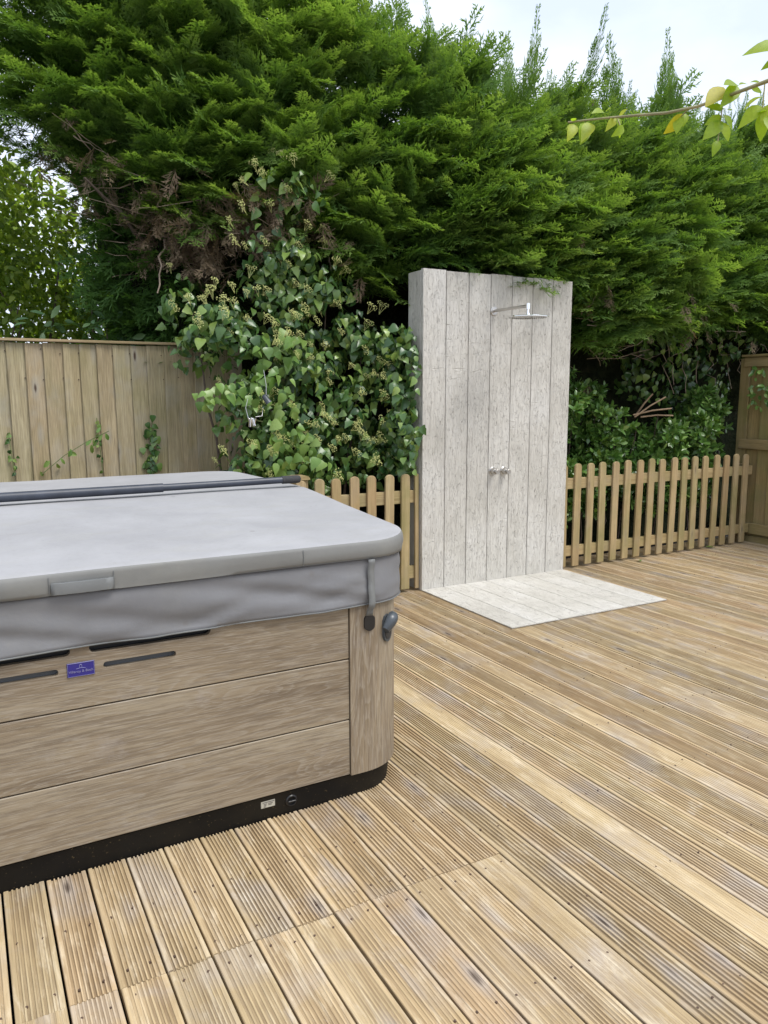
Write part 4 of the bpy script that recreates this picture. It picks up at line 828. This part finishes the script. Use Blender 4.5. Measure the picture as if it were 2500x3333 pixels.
bush('laurel_thicket', (-2.2, 4.6, 0), [((-3.6, 4.6, 1.9), (1.2, .7, 1.3)), ((-2.4, 4.8, 1.9), (1.1, .7, 1.2)), ((-1.2, 4.6, 1.8), (1.1, .6, 1.3)), ((-.2, 4.4, 1.8), (1., .6, 1.3)), ((-4.6, 4.6, 2.3), (1., .7, 1.2)), ((-3.2, 5.2, 3.4), (1.6, .7, .9)), ((-1.8, 5.2, 3.2), (1.4, .7, .9))], 6500, .13, M['privet'], OVAL, 'dim leafy thicket seen through the gap under the hedge', 'thicket', 60,
     [((-2.6, 4.6, -.13), (-2.5, 4.6, 2.6), .03), ((-1.5, 4.6, -.13), (-1.3, 4.5, 2.6), .03)], .4)
bush('sapling', (-1.95, 1.35, 1.2), [((-2.05, 1.30, 2.0), (.20, .15, .12)), ((-1.75, 1.25, 1.95), (.16, .12, .10)), ((-2.45, 1.3, 2.0), (.12, .1, .08))], 46, .085, M['sapling'], OVAL, 'pale blue-green leaves poking above the capping rail of the fence', 'sapling', 46, [((-1.95, 1.4, 0), (-2.0, 1.3, 2.0), .012)], .9)
bush('autumn_tree', (-4.3, 6.5, 0), [((-4.4, 6.4, 4.2), (1.5, 1., 1.2)), ((-3.9, 6.2, 5.6), (1.3, 1., 1.1)), ((-5.0, 6.5, 3.0), (1.4, 1., .9)), ((-3.6, 6.8, 3.2), (.9, .8, .8))], 2300, .11, M['autumn'], LANCE, 'yellow and orange autumn tree far behind the fence', 'tree', 120,
     [((-4.3, 6.5, -.13), (-4.2, 6.4, 5.6), .12), ((-4.3, 6.5, 2.2), (-3.6, 6.2, 5.2), .05), ((-4.3, 6.5, 1.8), (-5.1, 6.4, 3.8), .05)], .5)

# ------------------------------------------------------------------ rose shoot reaching in over the deck
RS = [np.array(p) for p in ((-1.858, -3.599, 2.071), (-1.848, -3.688, 2.054), (-1.844, -3.774, 2.035), (-1.842, -3.847, 2.018), (-1.844, -3.918, 2.007), (-1.849, -3.984, 2.003), (-1.864, -4.070, 1.996))]
end = RS[-1]; RS += [end+np.array([.10, -.06, .02]), end+np.array([.28, -.20, .0]), end+np.array([.46, -.36, -.16]), end+np.array([.58, -.48, -.6]), end+np.array([.60, -.52, -1.2]), np.array([end[0]+.60, end[1]-.52, 0.])]
RO = tuple(RS[-1]); rose = empty('rose_shoot', RO, label='thin rose shoot with yellow-green leaves reaching in high above the deck', cat='rose')
rad = [.0018, .0022, .0024, .0026, .0029, .0031, .0034]+[.0038, .0042, .005, .006, .007, .008]
MB().tube([tuple(p-np.array(RO)) for p in RS], rad, 8).build('stem', M['rosestem'], rose, 60)
LV = [(np.array(a), np.array(b_)) for a, b_ in (   # stalk point and tip of each leaflet
    ((-1.844, -3.687, 2.067), (-1.879, -3.698, 2.066)), ((-1.839, -3.690, 2.068), (-1.843, -3.702, 2.074)), ((-1.833, -3.719, 2.051), (-1.835, -3.740, 2.061)), ((-1.839, -3.717, 2.047), (-1.865, -3.719, 2.024)),
    ((-1.835, -3.719, 2.047), (-1.841, -3.731, 2.027)), ((-1.853, -3.662, 2.051), (-1.892, -3.684, 2.017)), ((-1.856, -3.648, 2.054), (-1.887, -3.680, 2.006)), ((-1.865, -3.619, 2.061), (-1.881, -3.614, 2.053)),
    ((-1.861, -3.622, 2.059), (-1.889, -3.640, 2.026)), ((-1.856, -3.611, 2.069), (-1.871, -3.632, 2.073)), ((-1.840, -3.731, 2.026), (-1.841, -3.729, 2.006)), ((-1.835, -3.734, 2.027), (-1.863, -3.741, 2.005)),
    ((-1.832, -3.878, 2.008), (-1.865, -3.868, 1.970)), ((-1.837, -3.875, 2.005), (-1.860, -3.887, 1.971)), ((-1.828, -3.879, 2.009), (-1.839, -3.888, 1.987)), ((-1.846, -3.972, 2.021), (-1.898, -3.982, 1.986)),
    ((-1.850, -3.976, 1.983), (-1.879, -3.970, 1.991)), ((-1.851, -3.977, 1.973), (-1.880, -3.964, 1.960)), ((-1.852, -3.978, 1.964), (-1.894, -3.977, 1.932)), ((-1.850, -3.978, 1.974), (-1.837, -3.995, 1.953)),
    ((-1.852, -3.979, 1.962), (-1.849, -3.995, 1.929)), ((-1.849, -3.976, 1.984), (-1.864, -4.007, 1.977)), ((-1.855, -3.978, 1.953), (-1.860, -3.982, 1.944)), ((-1.861, -3.979, 1.931), (-1.878, -3.987, 1.906)),
    ((-1.834, -3.990, 2.019), (-1.874, -4.000, 1.985)), ((-1.835, -3.989, 2.022), (-1.880, -4.004, 2.017)), ((-1.832, -3.991, 2.021), (-1.816, -3.999, 2.028)), ((-1.843, -4.020, 2.013), (-1.841, -4.041, 2.012)),
    ((-1.842, -4.023, 2.005), (-1.831, -4.038, 1.995)), ((-1.846, -4.048, 1.982), (-1.877, -4.032, 1.971)), ((-1.848, -4.049, 1.967), (-1.887, -4.040, 1.938)), ((-1.848, -4.051, 1.957), (-1.850, -4.056, 1.910)),
    ((-1.844, -4.053, 1.955), (-1.870, -4.060, 1.960)), ((-1.848, -4.061, 1.966), (-1.862, -4.063, 1.931)), ((-1.894, -4.119, 2.019), (-1.960, -4.101, 2.025)), ((-1.901, -4.117, 2.005), (-1.927, -4.102, 1.995)),
    ((-1.856, -4.065, 1.982), (-1.844, -4.074, 1.967)), ((-1.850, -4.063, 1.947), (-1.868, -4.094, 1.916)))]
P = np.array([a for a, _ in LV]); D = np.array([b_-a for a, b_ in LV]); S = np.linalg.norm(D, axis=1); N2 = norm(-fw[None]+rng.normal(0, .35, (len(P), 3))+np.array([0, 0, .35]))
leaves(rose, RO, P, D, N2, S*.92, LANCE, M['rose'], len(P))
for a, b_ in ((np.array((-1.847, -3.974, 2.003)), np.array((-1.861, -3.979, 1.930))), (np.array((-1.845, -4.050, 2.003)), np.array((-1.848, -4.051, 1.955))), (np.array((-1.832, -3.888, 2.014)), np.array((-1.837, -3.876, 2.003))), (np.array((-1.837, -3.717, 2.049)), np.array((-1.839, -3.732, 2.025))), (np.array((-1.875, -4.088, 1.992)), np.array((-1.894, -4.119, 2.019)))):
    MB().tube([tuple(a-np.array(RO)), tuple((a+b_)/2-np.array(RO)), tuple(b_-np.array(RO))], .0011, 5).build('leaf_stalk', M['rosestem'], rose, 60)

# ------------------------------------------------------------------ small hanging things in the ivy, fallen leaves
hl = empty('garden_spotlight', (-1.20, .06, 1.47), label='small grey spotlight hanging on a wire in the pale ivy leaves', cat='spotlight')
MB().lathe([(.006, .038), (.017, .030), (.020, -.020), (.023, -.028), (.019, -.029), (.016, -.022)], (0, 0, 0), (-.5, .2, .75), 18).build('housing', M['lamp'], hl, 40); MB().tube([(0, 0, .03), (.02, .05, .10), (.03, .12, .2)], .0018, 5).build('wire', M['wire'], hl)
wc = empty('wind_chime', (-1.30, .06, 1.325), label='little bunch of silver tubes hanging on a looped wire below the spotlight', cat='wind chime')
for i in range(7): MB().lathe([(.0055, -.028), (.0055, .026), (.003, .028)], (random.uniform(-.028, .028), random.uniform(-.015, .015), random.uniform(-.008, .008)), (random.uniform(-.4, .4), random.uniform(-.3, .3), 1), 8).build('chime_tube', M['chrome'], wc, 40)
MB().tube([(-.03, 0, .02), (-.04, .02, .09), (-.01, .06, .15)], .0018, 5).build('wire', M['wire'], wc); MB().tube([(.02, 0, .03), (.07, .01, .035), (.09, .04, .09)], .0018, 5).build('wire', M['wire'], wc)
for i, (x, y, sz, lb) in enumerate(((2.25, -.10, .075, 'pale green fallen leaf lying by the foot of the long picket fence'), (3.35, -.02, .09, 'dark fallen leaf under the far pales of the long picket fence'), (3.88, -.28, .09, 'green fallen leaf against the foot of the side fence'), (3.42, -.62, .04, 'tiny pale wood chip on the deck by the side fence'))):
    me_ = tri_mesh('fallen_leaf', OVAL[i % 3][0]*sz, OVAL[i % 3][1], None, True); o = link('fallen_leaf', me_, (M['ivylight'], M['shrub'], M['ivylight'], M['label'])[i], None, (x, y, .012), label=lb, cat='leaf'); o.rotation_euler = (.1, -.12, 1.+i*1.4)
